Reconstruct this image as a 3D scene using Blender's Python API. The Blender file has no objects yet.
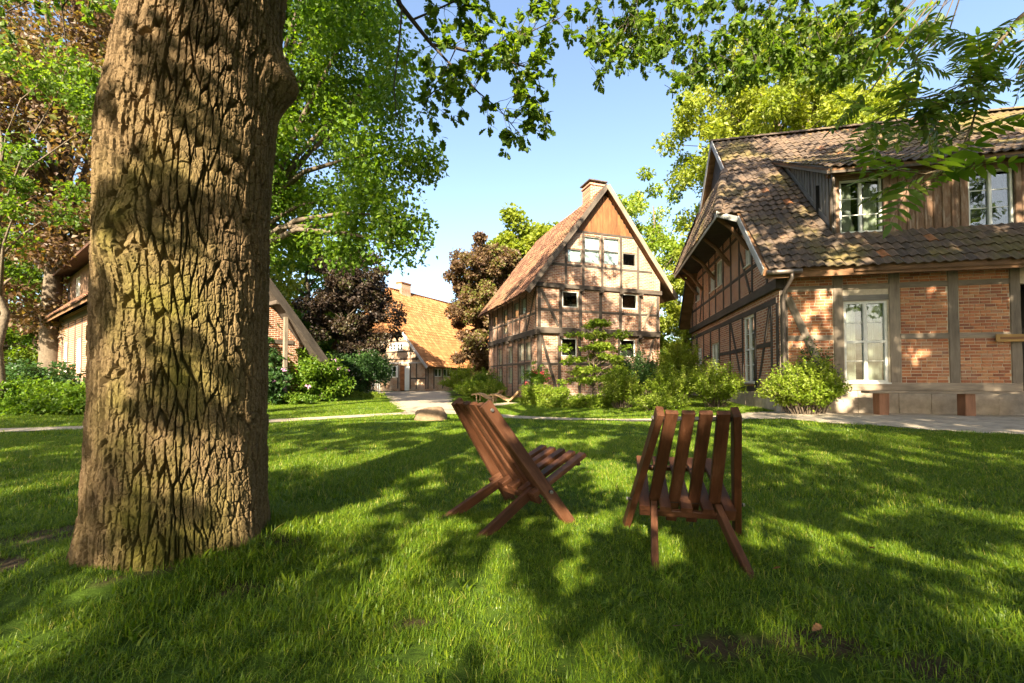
import bpy, math, random
import numpy as np
from mathutils import Vector, Matrix

random.seed(7)
RNG = np.random.default_rng(7)
SC = bpy.context.scene
COL = SC.collection
R = math.radians

# ------------------------------------------------------------------ camera, sky, sun, exposure
FPX, PITCH, EYE = 430.0, R(1.5), 1.1
cam_d = bpy.data.cameras.new('camera')
cam = bpy.data.objects.new('camera', cam_d)
COL.objects.link(cam)
cam.location = (0, 0, EYE)
cam.rotation_euler = (R(90) + PITCH, 0, 0)
cam_d.sensor_width = 36
cam_d.lens = FPX / 1024 * 36
SHPX = 36.5 - FPX * math.tan(PITCH)
cam_d.shift_y = SHPX / 1024
cam_d.clip_start = 0.05
cam_d.clip_end = 2000
SC.camera = cam

SUN_AZ, SUN_EL = R(13), R(31)          # to the left of straight behind the camera; height
SDIR = Vector((-math.sin(SUN_AZ) * math.cos(SUN_EL), -math.cos(SUN_AZ) * math.cos(SUN_EL), math.sin(SUN_EL)))
world = bpy.data.worlds.new('World')
SC.world = world
world.use_nodes = True
wn = world.node_tree
sky = wn.nodes.new('ShaderNodeTexSky')
sky.sky_type = 'NISHITA'
sky.sun_disc = False
sky.sun_elevation = SUN_EL
sky.sun_rotation = math.atan2(SDIR.x, SDIR.y)
sky.air_density = 1.0
sky.dust_density = 3.0
sky.ozone_density = 1.0
wn.nodes['Background'].inputs['Strength'].default_value = 0.078
wn.links.new(sky.outputs[0], wn.nodes['Background'].inputs['Color'])
sd = bpy.data.lights.new('sun', 'SUN')
sd.energy = 5.0
sd.angle = R(0.55)
sd.color = (1.0, 0.86, 0.63)
sun = bpy.data.objects.new('sun', sd)
COL.objects.link(sun)
sun.rotation_euler = (-SDIR).to_track_quat('-Z', 'Y').to_euler()
SC.view_settings.view_transform = 'Standard'
SC.view_settings.look = 'None'
SC.view_settings.exposure = 2.45
SC.view_settings.gamma = 1
SC.cycles.use_denoising = True
SC.cycles.max_bounces = 8
SC.cycles.transparent_max_bounces = 8
SC.cycles.sample_clamp_indirect = 6

# ------------------------------------------------------------------ materials
def new_mat(name):
    m = bpy.data.materials.new(name)
    m.use_nodes = True
    nt = m.node_tree
    return m, nt, nt.nodes['Principled BSDF'], nt.nodes['Material Output']

def N(nt, t, **kw):
    n = nt.nodes.new(t)
    for k, v in kw.items():
        if k in n.inputs.keys():
            n.inputs[k].default_value = v
        else:
            setattr(n, k, v)
    return n

def ramp(nt, fac, stops):
    r = nt.nodes.new('ShaderNodeValToRGB')
    e = r.color_ramp.elements
    while len(e) < len(stops):
        e.new(0.5)
    for i, (p, c) in enumerate(stops):
        e[i].position = p
        e[i].color = (c[0], c[1], c[2], 1)
    nt.links.new(fac, r.inputs[0])
    return r.outputs[0]

def mix(nt, fac, a, b, mode='MIX'):
    m = nt.nodes.new('ShaderNodeMix')
    m.data_type = 'RGBA'
    m.blend_type = mode
    for sock, v in ((0, fac), (6, a), (7, b)):
        if isinstance(v, (int, float)):
            m.inputs[sock].default_value = v
        elif isinstance(v, tuple):
            m.inputs[sock].default_value = (v[0], v[1], v[2], 1)
        else:
            nt.links.new(v, m.inputs[sock])
    return m.outputs[2]

def coords(nt, scale=(1, 1, 1), kind='Object', loc=None):
    tc = nt.nodes.new('ShaderNodeTexCoord')
    mp = nt.nodes.new('ShaderNodeMapping')
    mp.inputs['Scale'].default_value = scale
    nt.links.new(tc.outputs[kind], mp.inputs[0])
    return mp.outputs[0]

def noise_tex(nt, vec, scale, detail=4, rough=0.6):
    n = N(nt, 'ShaderNodeTexNoise', Scale=scale, Detail=detail, Roughness=rough)
    nt.links.new(vec, n.inputs['Vector'])
    return n.outputs['Fac']

def bump(nt, height, bsdf, strength=0.4, dist=0.01):
    b = N(nt, 'ShaderNodeBump', Strength=strength, Distance=dist)
    nt.links.new(height, b.inputs['Height'])
    nt.links.new(b.outputs[0], bsdf.inputs['Normal'])

def objrand(nt, vec, amt=40.0):
    """shift a vector by the object's random number so copies differ"""
    oi = nt.nodes.new('ShaderNodeObjectInfo')
    mm = N(nt, 'ShaderNodeMath', operation='MULTIPLY')
    mm.inputs[1].default_value = amt
    nt.links.new(oi.outputs['Random'], mm.inputs[0])
    va = N(nt, 'ShaderNodeVectorMath', operation='ADD')
    nt.links.new(vec, va.inputs[0])
    nt.links.new(mm.outputs[0], va.inputs[1])
    return va.outputs[0], oi.outputs['Random']

def wood(name, dark, light, rough=0.7, grain=(3, 40, 40), spec=0.3, wear=None):
    m, nt, b, o = new_mat(name)
    v, r = objrand(nt, coords(nt, grain))
    n1 = noise_tex(nt, v, 1.0, 6, 0.65)
    v2, _ = objrand(nt, coords(nt, (1.2, 4, 4)))
    n2 = noise_tex(nt, v2, 1.0, 3, 0.6)
    c = ramp(nt, n1, [(0.3, dark), (0.72, light)])
    c = mix(nt, 0.45, c, ramp(nt, n2, [(0.3, tuple(x * 0.45 for x in dark)), (0.7, tuple(min(1, x * 1.35) for x in light))]))
    c = mix(nt, 0.35, c, ramp(nt, r, [(0, (0.45, 0.45, 0.45)), (1, (1.3, 1.25, 1.2))]), 'MULTIPLY')
    if wear:
        v3, _ = objrand(nt, coords(nt, (2, 9, 9)))
        n3 = noise_tex(nt, v3, 1.0, 5, 0.7)
        c = mix(nt, ramp(nt, n3, [(0.5, (0, 0, 0)), (0.68, (1, 1, 1))]), c, wear)
    nt.links.new(c, b.inputs['Base Color'])
    b.inputs['Roughness'].default_value = rough
    b.inputs['Specular IOR Level'].default_value = spec
    bump(nt, n1, b, 0.5, 0.006)
    return m

def plain(name, col, rough=0.8, var=0.25, scale=6, bumpy=0.3, dist=0.01, spec=0.3, metal=0.0):
    m, nt, b, o = new_mat(name)
    v, r = objrand(nt, coords(nt))
    n = noise_tex(nt, v, scale, 6, 0.65)
    c = ramp(nt, n, [(0.28, tuple(x * (1 - var) for x in col)), (0.72, tuple(min(1, x * (1 + var)) for x in col))])
    nt.links.new(c, b.inputs['Base Color'])
    b.inputs['Roughness'].default_value = rough
    b.inputs['Specular IOR Level'].default_value = spec
    b.inputs['Metallic'].default_value = metal
    if bumpy:
        bump(nt, n, b, bumpy, dist)
    return m

BRICKS = [(0, (0.20, 0.078, 0.046)), (0.18, (0.29, 0.105, 0.050)), (0.5, (0.37, 0.146, 0.066)),
          (0.8, (0.42, 0.185, 0.082)), (0.93, (0.42, 0.22, 0.11)), (1.0, (0.25, 0.12, 0.08))]

def brick_piece(name, src):
    m, nt, b, o = new_mat(name)
    if src == 'object':
        fac = nt.nodes.new('ShaderNodeObjectInfo').outputs['Random']
    else:
        fac = N(nt, 'ShaderNodeAttribute', attribute_name='rnd').outputs['Fac']
    geo = nt.nodes.new('ShaderNodeNewGeometry')
    n = noise_tex(nt, geo.outputs['Position'], 22, 6, 0.7)
    n2 = noise_tex(nt, geo.outputs['Position'], 1.3, 3, 0.6)
    c = ramp(nt, fac, BRICKS)
    c = mix(nt, 0.5, c, ramp(nt, n, [(0.3, (0.55, 0.5, 0.48)), (0.7, (1.3, 1.3, 1.3))]), 'MULTIPLY')
    c = mix(nt, ramp(nt, n2, [(0.5, (0, 0, 0)), (0.75, (0.3, 0.3, 0.3))]), c, (0.42, 0.32, 0.23))
    nt.links.new(c, b.inputs['Base Color'])
    b.inputs['Roughness'].default_value = 0.88
    b.inputs['Specular IOR Level'].default_value = 0.2
    bump(nt, n, b, 0.6, 0.008)
    return m

def brick_wall(name, axis, bw=0.25, bh=0.083, tint=(1, 1, 1), pale=0.18):
    """brickwork too far off to tell the bricks apart; axis = the local axis that runs along the wall"""
    m, nt, b, o = new_mat(name)
    tc = nt.nodes.new('ShaderNodeTexCoord')
    sx = nt.nodes.new('ShaderNodeSeparateXYZ')
    cx = nt.nodes.new('ShaderNodeCombineXYZ')
    nt.links.new(tc.outputs['Object'], sx.inputs[0])
    nt.links.new(sx.outputs[axis], cx.inputs[0])
    nt.links.new(sx.outputs['Z'], cx.inputs[1])
    nw = N(nt, 'ShaderNodeTexNoise', Scale=7.0, Detail=2.0)
    nt.links.new(cx.outputs[0], nw.inputs['Vector'])
    va = N(nt, 'ShaderNodeVectorMath', operation='MULTIPLY_ADD')
    nt.links.new(nw.outputs['Color'], va.inputs[0])
    va.inputs[1].default_value = (0.03, 0.03, 0)
    nt.links.new(cx.outputs[0], va.inputs[2])
    bt = N(nt, 'ShaderNodeTexBrick', Scale=1.0)
    bt.inputs['Brick Width'].default_value = bw
    bt.inputs['Row Height'].default_value = bh
    bt.inputs['Mortar Size'].default_value = 0.011
    bt.inputs['Mortar Smooth'].default_value = 0.3
    bt.inputs['Color1'].default_value = (0, 0, 0, 1)
    bt.inputs['Color2'].default_value = (1, 1, 1, 1)
    bt.inputs['Mortar'].default_value = (0.5, 0.5, 0.5, 1)
    bt.inputs['Bias'].default_value = 0.0
    nt.links.new(va.outputs[0], bt.inputs['Vector'])
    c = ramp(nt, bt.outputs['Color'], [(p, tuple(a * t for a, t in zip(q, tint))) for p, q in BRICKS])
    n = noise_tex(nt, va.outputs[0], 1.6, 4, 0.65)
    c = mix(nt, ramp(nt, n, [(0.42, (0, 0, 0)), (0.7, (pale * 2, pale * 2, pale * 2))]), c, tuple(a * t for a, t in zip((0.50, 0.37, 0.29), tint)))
    c = mix(nt, bt.outputs['Fac'], c, (0.47, 0.40, 0.32))
    nt.links.new(c, b.inputs['Base Color'])
    b.inputs['Roughness'].default_value = 0.9
    b.inputs['Specular IOR Level'].default_value = 0.2
    inv = N(nt, 'ShaderNodeMath', operation='SUBTRACT')
    inv.inputs[0].default_value = 1
    nt.links.new(bt.outputs['Fac'], inv.inputs[1])
    bump(nt, inv.outputs[0], b, 0.6, 0.012)
    return m

def tile_mat(name, src, stops, moss=(0.17, 0.15, 0.03), moss_lo=0.52):
    m, nt, b, o = new_mat(name)
    if src == 'object':
        fac = nt.nodes.new('ShaderNodeObjectInfo').outputs['Random']
    else:
        fac = N(nt, 'ShaderNodeAttribute', attribute_name='rnd').outputs['Fac']
    geo = nt.nodes.new('ShaderNodeNewGeometry')
    c = ramp(nt, fac, stops)
    n = noise_tex(nt, geo.outputs['Position'], 14, 6, 0.7)
    c = mix(nt, 0.6, c, ramp(nt, n, [(0.3, (0.5, 0.48, 0.46)), (0.7, (1.35, 1.35, 1.35))]), 'MULTIPLY')
    n2 = noise_tex(nt, geo.outputs['Position'], 0.55, 8, 0.72)
    c = mix(nt, ramp(nt, n2, [(moss_lo, (0, 0, 0)), (moss_lo + 0.14, (0.85, 0.85, 0.85))]), c, moss)
    nt.links.new(c, b.inputs['Base Color'])
    b.inputs['Roughness'].default_value = 0.85
    b.inputs['Specular IOR Level'].default_value = 0.25
    bump(nt, n, b, 0.5, 0.012)
    return m

def leaf_mat(name, stops, trans=0.35, rough=0.45, tcol=1.5):
    m, nt, b, o = new_mat(name)
    fac = N(nt, 'ShaderNodeAttribute', attribute_name='rnd').outputs['Fac']
    c = ramp(nt, fac, stops)
    nt.links.new(c, b.inputs['Base Color'])
    b.inputs['Roughness'].default_value = rough
    b.inputs['Specular IOR Level'].default_value = 0.3
    t = nt.nodes.new('ShaderNodeBsdfTranslucent')
    c2 = mix(nt, 1.0, c, (tcol * 1.25, tcol * 1.2, tcol * 0.4), 'MULTIPLY')
    nt.links.new(c2, t.inputs['Color'])
    ms = nt.nodes.new('ShaderNodeMixShader')
    ms.inputs[0].default_value = trans
    nt.links.new(b.outputs[0], ms.inputs[1])
    nt.links.new(t.outputs[0], ms.inputs[2])
    nt.links.new(ms.outputs[0], o.inputs['Surface'])
    return m

def glass_mat(name, boost=1.8, tint=(0.9, 0.95, 0.93)):
    m, nt, b, o = new_mat(name)
    nt.nodes.remove(b)
    f = N(nt, 'ShaderNodeLayerWeight', Blend=0.5)
    pw = N(nt, 'ShaderNodeMath', operation='POWER')
    pw.inputs[1].default_value = 4.0
    nt.links.new(f.outputs['Facing'], pw.inputs[0])
    mu = N(nt, 'ShaderNodeMath', operation='MULTIPLY_ADD', use_clamp=True)
    mu.inputs[1].default_value = 0.85
    mu.inputs[2].default_value = 0.045 * boost
    nt.links.new(pw.outputs[0], mu.inputs[0])
    v, _ = objrand(nt, coords(nt, (1, 1, 1)))
    n = noise_tex(nt, v, 2.5, 2, 0.5)
    g = N(nt, 'ShaderNodeBsdfGlossy', Roughness=0.02)
    bp = N(nt, 'ShaderNodeBump', Strength=0.15, Distance=0.02)
    nt.links.new(n, bp.inputs['Height'])
    nt.links.new(bp.outputs[0], g.inputs['Normal'])
    t = nt.nodes.new('ShaderNodeBsdfTransparent')
    t.inputs[0].default_value = (*tint, 1)
    ms = nt.nodes.new('ShaderNodeMixShader')
    nt.links.new(mu.outputs[0], ms.inputs[0])
    nt.links.new(t.outputs[0], ms.inputs[1])
    nt.links.new(g.outputs[0], ms.inputs[2])
    nt.links.new(ms.outputs[0], o.inputs['Surface'])
    return m

M = {}
M['timber_grey'] = wood('weathered_timber', (0.13, 0.10, 0.075), (0.27, 0.22, 0.165), 0.85)
M['timber_dark'] = wood('dark_timber', (0.024, 0.020, 0.017), (0.062, 0.050, 0.041), 0.8)
M['timber_mid'] = wood('brown_timber', (0.048, 0.038, 0.031), (0.115, 0.092, 0.073), 0.85)
M['board'] = wood('brown_board', (0.10, 0.055, 0.030), (0.24, 0.14, 0.085), 0.8, wear=(0.30, 0.22, 0.16))
M['board_grey'] = wood('grey_board', (0.13, 0.115, 0.10), (0.27, 0.245, 0.22), 0.85)
M['board_orange'] = wood('tarred_board', (0.10, 0.040, 0.016), (0.25, 0.11, 0.042), 0.75)
M['eave_wood'] = wood('eave_wood', (0.10, 0.050, 0.024), (0.22, 0.12, 0.06), 0.8)
M['verge_pale'] = wood('pale_verge_board', (0.24, 0.235, 0.23), (0.42, 0.41, 0.40), 0.8)
M['chair'] = wood('stained_wood', (0.026, 0.0100, 0.0046), (0.080, 0.0290, 0.0110), 0.58, (4, 60, 60), 0.28, wear=(0.10, 0.044, 0.023))
M['bench'] = wood('bench_wood', (0.15, 0.065, 0.035), (0.30, 0.15, 0.085), 0.7)
M['frame'] = plain('painted_frame', (0.62, 0.61, 0.56), 0.5, 0.12, 9, 0.1)
M['frame_white'] = plain('white_frame', (0.78, 0.77, 0.73), 0.5, 0.08, 9, 0.1)
M['curtain'] = plain('white_curtain', (0.30, 0.29, 0.24), 0.9, 0.15, 3, 0.1)
M['painted_reflection'] = plain('painted_sky_pale', (0.86, 0.90, 0.93), 0.35, 0.06, 2, 0)  # sky reflection painted as a pale sheet behind the glass
M['painted_reflection_warm'] = plain('painted_sky_cream', (0.85, 0.80, 0.66), 0.6, 0.15, 2, 0)  # bright reflection in the side windows, put into a cream colour
M['interior'] = plain('dark_room', (0.02, 0.019, 0.017), 0.9, 0.2, 2, 0)
M['glass'] = glass_mat('window_glass')
M['sky_glass'] = glass_mat('reflecting_glass', 5.0)
M['mortar'] = plain('lime_mortar', (0.47, 0.39, 0.29), 0.95, 0.2, 12, 0.5)
M['sandstone'] = plain('sandstone', (0.33, 0.27, 0.205), 0.9, 0.3, 5, 0.6, 0.02)
M['brick_obj'] = brick_piece('hand_made_brick', 'object')
M['brick_join'] = brick_piece('hand_made_brick_far', 'attr')
for ax in 'XY':
    M['brickwall' + ax] = brick_wall('brickwork_' + ax.lower(), ax, tint=(0.85, 0.8, 0.78))
    M['brickpale' + ax] = brick_wall('pale_brickwork_' + ax.lower(), ax, tint=(0.78, 0.78, 0.82), pale=0.32)
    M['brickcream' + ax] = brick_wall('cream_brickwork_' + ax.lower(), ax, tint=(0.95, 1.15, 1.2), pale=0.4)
M['left_wall_x'] = brick_wall('left_house_brickwork_x', 'X', tint=(0.62, 0.54, 0.47), pale=0.06)
M['left_wall_y'] = brick_wall('left_house_brickwork_y', 'Y', tint=(0.62, 0.54, 0.47), pale=0.06)
OLD = [(0, (0.075, 0.056, 0.044)), (0.4, (0.098, 0.071, 0.053)), (0.8, (0.118, 0.082, 0.058)), (0.985, (0.14, 0.094, 0.064)), (1, (0.30, 0.12, 0.05))]
M['tile_obj'] = tile_mat('old_clay_tile', 'object', OLD, moss=(0.135, 0.108, 0.032), moss_lo=0.49)
M['tile_join'] = tile_mat('old_clay_tile_far', 'attr', OLD, moss=(0.135, 0.108, 0.032), moss_lo=0.49)
M['tile_red'] = tile_mat('red_brown_tile', 'attr', [(0, (0.075, 0.036, 0.024)), (0.6, (0.13, 0.064, 0.038)), (1, (0.22, 0.115, 0.065))], (0.14, 0.095, 0.05), 0.5)
M['tile_orange'] = tile_mat('orange_tile', 'attr', [(0, (0.19, 0.082, 0.030)), (0.6, (0.26, 0.118, 0.044)), (1, (0.32, 0.155, 0.065))], (0.21, 0.125, 0.045), 0.6)
M['zinc'] = plain('weathered_zinc', (0.16, 0.13, 0.11), 0.5, 0.3, 8, 0.1, metal=0.6)
M['path'] = plain('path_gravel', (0.33, 0.27, 0.20), 0.95, 0.22, 30, 0.6, 0.01)
M['terrace'] = plain('sandy_paving', (0.33, 0.275, 0.205), 0.95, 0.4, 5, 0.7, 0.03)
M['stone'] = plain('boulder_stone', (0.17, 0.115, 0.07), 0.9, 0.45, 9, 0.8, 0.02)
M['black'] = plain('black_rubber', (0.012, 0.012, 0.013), 0.5, 0.2, 9, 0.1)
M['steel'] = plain('screw_steel', (0.35, 0.33, 0.30), 0.4, 0.2, 9, 0, metal=0.9)
M['door'] = wood('red_brown_door', (0.25, 0.09, 0.035), (0.45, 0.19, 0.08), 0.6)
M['sign'] = wood('yellow_brown_sign', (0.26, 0.145, 0.035), (0.38, 0.22, 0.06), 0.6)
M['sign_mark'] = plain('sign_lettering', (0.16, 0.07, 0.02), 0.6, 0.1, 5, 0)
M['lounger'] = wood('lounger_wood', (0.36, 0.22, 0.11), (0.55, 0.36, 0.2), 0.6)
G_OAK = [(0, (0.042, 0.085, 0.010)), (0.6, (0.082, 0.140, 0.016)), (1, (0.14, 0.195, 0.03))]
M['leaf_oak'] = leaf_mat('oak_leaf', G_OAK, 0.56)
M['leaf_rowan'] = leaf_mat('rowan_leaf', [(0, (0.048, 0.100, 0.014)), (0.7, (0.092, 0.155, 0.022)), (1, (0.17, 0.22, 0.04))], 0.5, 0.35)
M['leaf_maple'] = leaf_mat('maple_leaf', [(0, (0.050, 0.110, 0.010)), (0.6, (0.095, 0.170, 0.014)), (1, (0.17, 0.235, 0.024))], 0.48)
M['leaf_bright'] = leaf_mat('bright_leaf', [(0, (0.10, 0.140, 0.012)), (0.5, (0.165, 0.205, 0.018)), (1, (0.26, 0.275, 0.04))], 0.45)
M['leaf_fresh'] = leaf_mat('fresh_shrub_leaf', [(0, (0.075, 0.135, 0.010)), (0.6, (0.16, 0.225, 0.016)), (1, (0.29, 0.32, 0.07))], 0.42)
M['leaf_dark'] = leaf_mat('dark_shrub_leaf', [(0, (0.018, 0.046, 0.012)), (0.7, (0.038, 0.085, 0.020)), (1, (0.07, 0.12, 0.03))], 0.25, 0.35)
M['leaf_copper'] = leaf_mat('copper_leaf', [(0, (0.060, 0.034, 0.022)), (0.4, (0.115, 0.068, 0.040)), (0.68, (0.15, 0.105, 0.05)), (0.85, (0.12, 0.135, 0.03)), (1, (0.15, 0.18, 0.03))], 0.4, tcol=1.4)
M['leaf_purple'] = leaf_mat('purple_leaf', [(0, (0.020, 0.015, 0.012)), (0.5, (0.042, 0.027, 0.020)), (0.75, (0.055, 0.042, 0.020)), (1, (0.055, 0.075, 0.018))], 0.28, tcol=1.2)
M['petal_pink'] = plain('pink_petal', (0.55, 0.28, 0.46), 0.6, 0.3, 5, 0)
M['petal_red'] = plain('red_petal', (0.6, 0.08, 0.10), 0.6, 0.3, 5, 0)
M['bark_far'] = plain('grey_brown_bark', (0.11, 0.085, 0.06), 0.95, 0.4, 12, 0.8, 0.03)
M['bark_pale'] = plain('pale_bark', (0.22, 0.19, 0.13), 0.95, 0.35, 12, 0.7, 0.02)
M['rowan_twig'] = plain('rowan_twig', (0.10, 0.075, 0.045), 0.9, 0.3, 20, 0.4)
M['twig'] = plain('dark_twig', (0.045, 0.035, 0.026), 0.9, 0.3, 20, 0.4)
M['grass'] = leaf_mat('grass_blade', [(0, (0.045, 0.098, 0.006)), (0.5, (0.105, 0.175, 0.009)), (0.85, (0.20, 0.255, 0.016)), (1, (0.36, 0.31, 0.09))], 0.36, 0.42)

def bark_mat():
    m, nt, b, o = new_mat('oak_bark')
    v = coords(nt, (1, 1, 1))
    n1 = noise_tex(nt, v, 55, 8, 0.8)
    n2 = noise_tex(nt, v, 2.2, 4, 0.6)
    n3 = noise_tex(nt, coords(nt, (7, 7, 1.6)), 2.0, 5, 0.7)
    c = ramp(nt, n1, [(0.25, (0.075, 0.048, 0.026)), (0.5, (0.165, 0.113, 0.062)), (0.75, (0.30, 0.22, 0.13))])
    c = mix(nt, 0.5, c, ramp(nt, n3, [(0.3, (0.55, 0.5, 0.45)), (0.7, (1.3, 1.25, 1.2))]), 'MULTIPLY')
    moss = N(nt, 'ShaderNodeAttribute', attribute_name='moss').outputs['Fac']
    mm = N(nt, 'ShaderNodeMath', operation='MULTIPLY', use_clamp=True)
    nt.links.new(moss, mm.inputs[0])
    nt.links.new(ramp(nt, n2, [(0.35, (0, 0, 0)), (0.65, (1, 1, 1))]), mm.inputs[1])
    c = mix(nt, mm.outputs[0], c, ramp(nt, n1, [(0.3, (0.070, 0.062, 0.012)), (0.7, (0.19, 0.165, 0.035))]))
    nt.links.new(c, b.inputs['Base Color'])
    b.inputs['Roughness'].default_value = 0.95
    b.inputs['Specular IOR Level'].default_value = 0.15
    bump(nt, n1, b, 1.0, 0.014)
    return m
M['bark_oak'] = bark_mat()

def ground_mat():
    m, nt, b, o = new_mat('lawn_ground')
    geo = nt.nodes.new('ShaderNodeNewGeometry')
    n = noise_tex(nt, geo.outputs['Position'], 9, 8, 0.75)
    n2 = noise_tex(nt, geo.outputs['Position'], 0.6, 4, 0.6)
    c = ramp(nt, n, [(0.3, (0.022, 0.044, 0.006)), (0.7, (0.075, 0.125, 0.014))])
    c = mix(nt, 0.5, c, ramp(nt, n2, [(0.3, (0.7, 0.8, 0.6)), (0.7, (1.25, 1.15, 1.1))]), 'MULTIPLY')
    soil = N(nt, 'ShaderNodeAttribute', attribute_name='soil').outputs['Fac']
    c = mix(nt, soil, c, ramp(nt, n, [(0.3, (0.035, 0.024, 0.014)), (0.7, (0.085, 0.060, 0.036))]))
    nt.links.new(c, b.inputs['Base Color'])
    b.inputs['Roughness'].default_value = 0.95
    b.inputs['Specular IOR Level'].default_value = 0.1
    bump(nt, n, b, 0.8, 0.04)
    return m
M['ground'] = ground_mat()

# ------------------------------------------------------------------ object helpers
def thing(name, label, cat, loc=(0, 0, 0), rotz=0.0, group=None):
    o = bpy.data.objects.new(name, None)
    COL.objects.link(o)
    o.location = loc
    o.rotation_euler = (0, 0, rotz)
    o.empty_display_size = 0.2
    tag(o, label, cat, group)
    return o

def tag(o, label=None, cat=None, group=None, kind=None):
    if label: o['label'] = label
    if cat: o['category'] = cat
    if group: o['group'] = group
    if kind: o['kind'] = kind
    return o

def link(name, me, parent=None, mat=None, matrix=None, kind=None):
    if mat is not None and len(me.materials) == 0:
        me.materials.append(mat)
    o = bpy.data.objects.new(name, me)
    COL.objects.link(o)
    if parent is not None:
        o.parent = parent
    if matrix is not None:
        o.matrix_local = matrix
    if kind:
        o['kind'] = kind
    return o

def arrays_mesh(name, V, F, attrs=None, smooth=False):
    """V (n,3), F (m,k): every face has k corners"""
    V = np.ascontiguousarray(V, dtype=np.float32)
    F = np.ascontiguousarray(F, dtype=np.int32)
    me = bpy.data.meshes.new(name)
    k = F.shape[1]
    me.vertices.add(len(V))
    me.vertices.foreach_set('co', V.ravel())
    me.loops.add(F.size)
    me.loops.foreach_set('vertex_index', F.ravel())
    me.polygons.add(len(F))
    me.polygons.foreach_set('loop_start', np.arange(0, F.size, k, dtype=np.int32))
    try:
        me.polygons.foreach_set('loop_total', np.full(len(F), k, dtype=np.int32))
    except Exception:
        pass
    me.polygons.foreach_set('use_smooth', np.full(len(F), smooth))
    for an, (dom, arr) in (attrs or {}).items():
        a = me.attributes.new(an, 'FLOAT', dom)
        a.data.foreach_set('value', np.ascontiguousarray(arr, dtype=np.float32))
    me.update(calc_edges=True)
    return me

class MB:
    def __init__(self):
        self.v, self.f = [], []
    def poly(self, pts):
        i = len(self.v)
        self.v += [tuple(p) for p in pts]
        self.f.append(tuple(range(i, i + len(pts))))
        return self
    def box(self, lo, hi):
        x0, y0, z0 = lo
        x1, y1, z1 = hi
        i = len(self.v)
        self.v += [(x0, y0, z0), (x1, y0, z0), (x1, y1, z0), (x0, y1, z0), (x0, y0, z1), (x1, y0, z1), (x1, y1, z1), (x0, y1, z1)]
        self.f += [tuple(i + k for k in q) for q in ((0, 3, 2, 1), (4, 5, 6, 7), (0, 1, 5, 4), (1, 2, 6, 5), (2, 3, 7, 6), (3, 0, 4, 7))]
        return self
    def prism(self, pts, off):
        """polygon pts extruded by the vector off"""
        n = len(pts)
        off = Vector(off)
        a = [Vector(p) for p in pts]
        i = len(self.v)
        self.v += [tuple(p) for p in a] + [tuple(p + off) for p in a]
        nrm = Vector((0, 0, 0))
        for k in range(n):
            nrm += (a[k] - a[0]).cross(a[(k + 1) % n] - a[0])
        flip = nrm.dot(off) < 0
        f = [tuple(range(i + n - 1, i - 1, -1)), tuple(range(i + n, i + 2 * n))]
        for k in range(n):
            j = (k + 1) % n
            f.append((i + k, i + j, i + n + j, i + n + k))
        if flip:
            f = [tuple(reversed(q)) for q in f]
        self.f += f
        return self
    def bar(self, a, b, w, d, up=(0, 0, 1)):
        a, b = Vector(a), Vector(b)
        x = (b - a).normalized()
        y = Vector(up).cross(x)
        if y.length < 1e-4:
            y = Vector((1, 0, 0)).cross(x)
        y.normalize()
        z = x.cross(y)
        p = [a - y * w / 2 - z * d / 2, a + y * w / 2 - z * d / 2, a + y * w / 2 + z * d / 2, a - y * w / 2 + z * d / 2]
        return self.prism(p, b - a)
    def tube(self, pts, radii, n=8, cap=True):
        pts = [Vector(p) for p in pts]
        i0 = len(self.v)
        up = Vector((0.31, 0.17, 0.93)).normalized()
        for k, p in enumerate(pts):
            t = (pts[min(k + 1, len(pts) - 1)] - pts[max(k - 1, 0)]).normalized()
            x = t.cross(up)
            if x.length < 0.05:
                x = t.cross(Vector((1, 0, 0)))
            x.normalize()
            y = t.cross(x)
            for q in range(n):
                a = 2 * math.pi * q / n
                self.v.append(tuple(p + (x * math.cos(a) + y * math.sin(a)) * radii[k]))
        for k in range(len(pts) - 1):
            for q in range(n):
                r = (q + 1) % n
                self.f.append((i0 + k * n + q, i0 + k * n + r, i0 + (k + 1) * n + r, i0 + (k + 1) * n + q))
        if cap:
            self.f.append(tuple(i0 + q for q in range(n - 1, -1, -1)))
            e = i0 + (len(pts) - 1) * n
            self.f.append(tuple(e + q for q in range(n)))
        return self
    def mesh(self, name, smooth=False):
        me = bpy.data.meshes.new(name)
        me.from_pydata(self.v, [], self.f)
        if smooth:
            me.polygons.foreach_set('use_smooth', [True] * len(me.polygons))
        me.update()
        return me
    def build(self, name, mat, parent=None, smooth=False, kind=None, matrix=None):
        return link(name, self.mesh(name, smooth), parent, mat, matrix, kind)

def axis_matrix(a, b, up):
    a, b = Vector(a), Vector(b)
    x = (b - a).normalized()
    y = Vector(up).cross(x)
    if y.length < 1e-4:
        y = Vector((0, 1, 0))
    y.normalize()
    z = x.cross(y)
    m = Matrix((x, y, z)).transposed().to_4x4()
    m.translation = (a + b) / 2
    return m, (b - a).length

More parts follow.
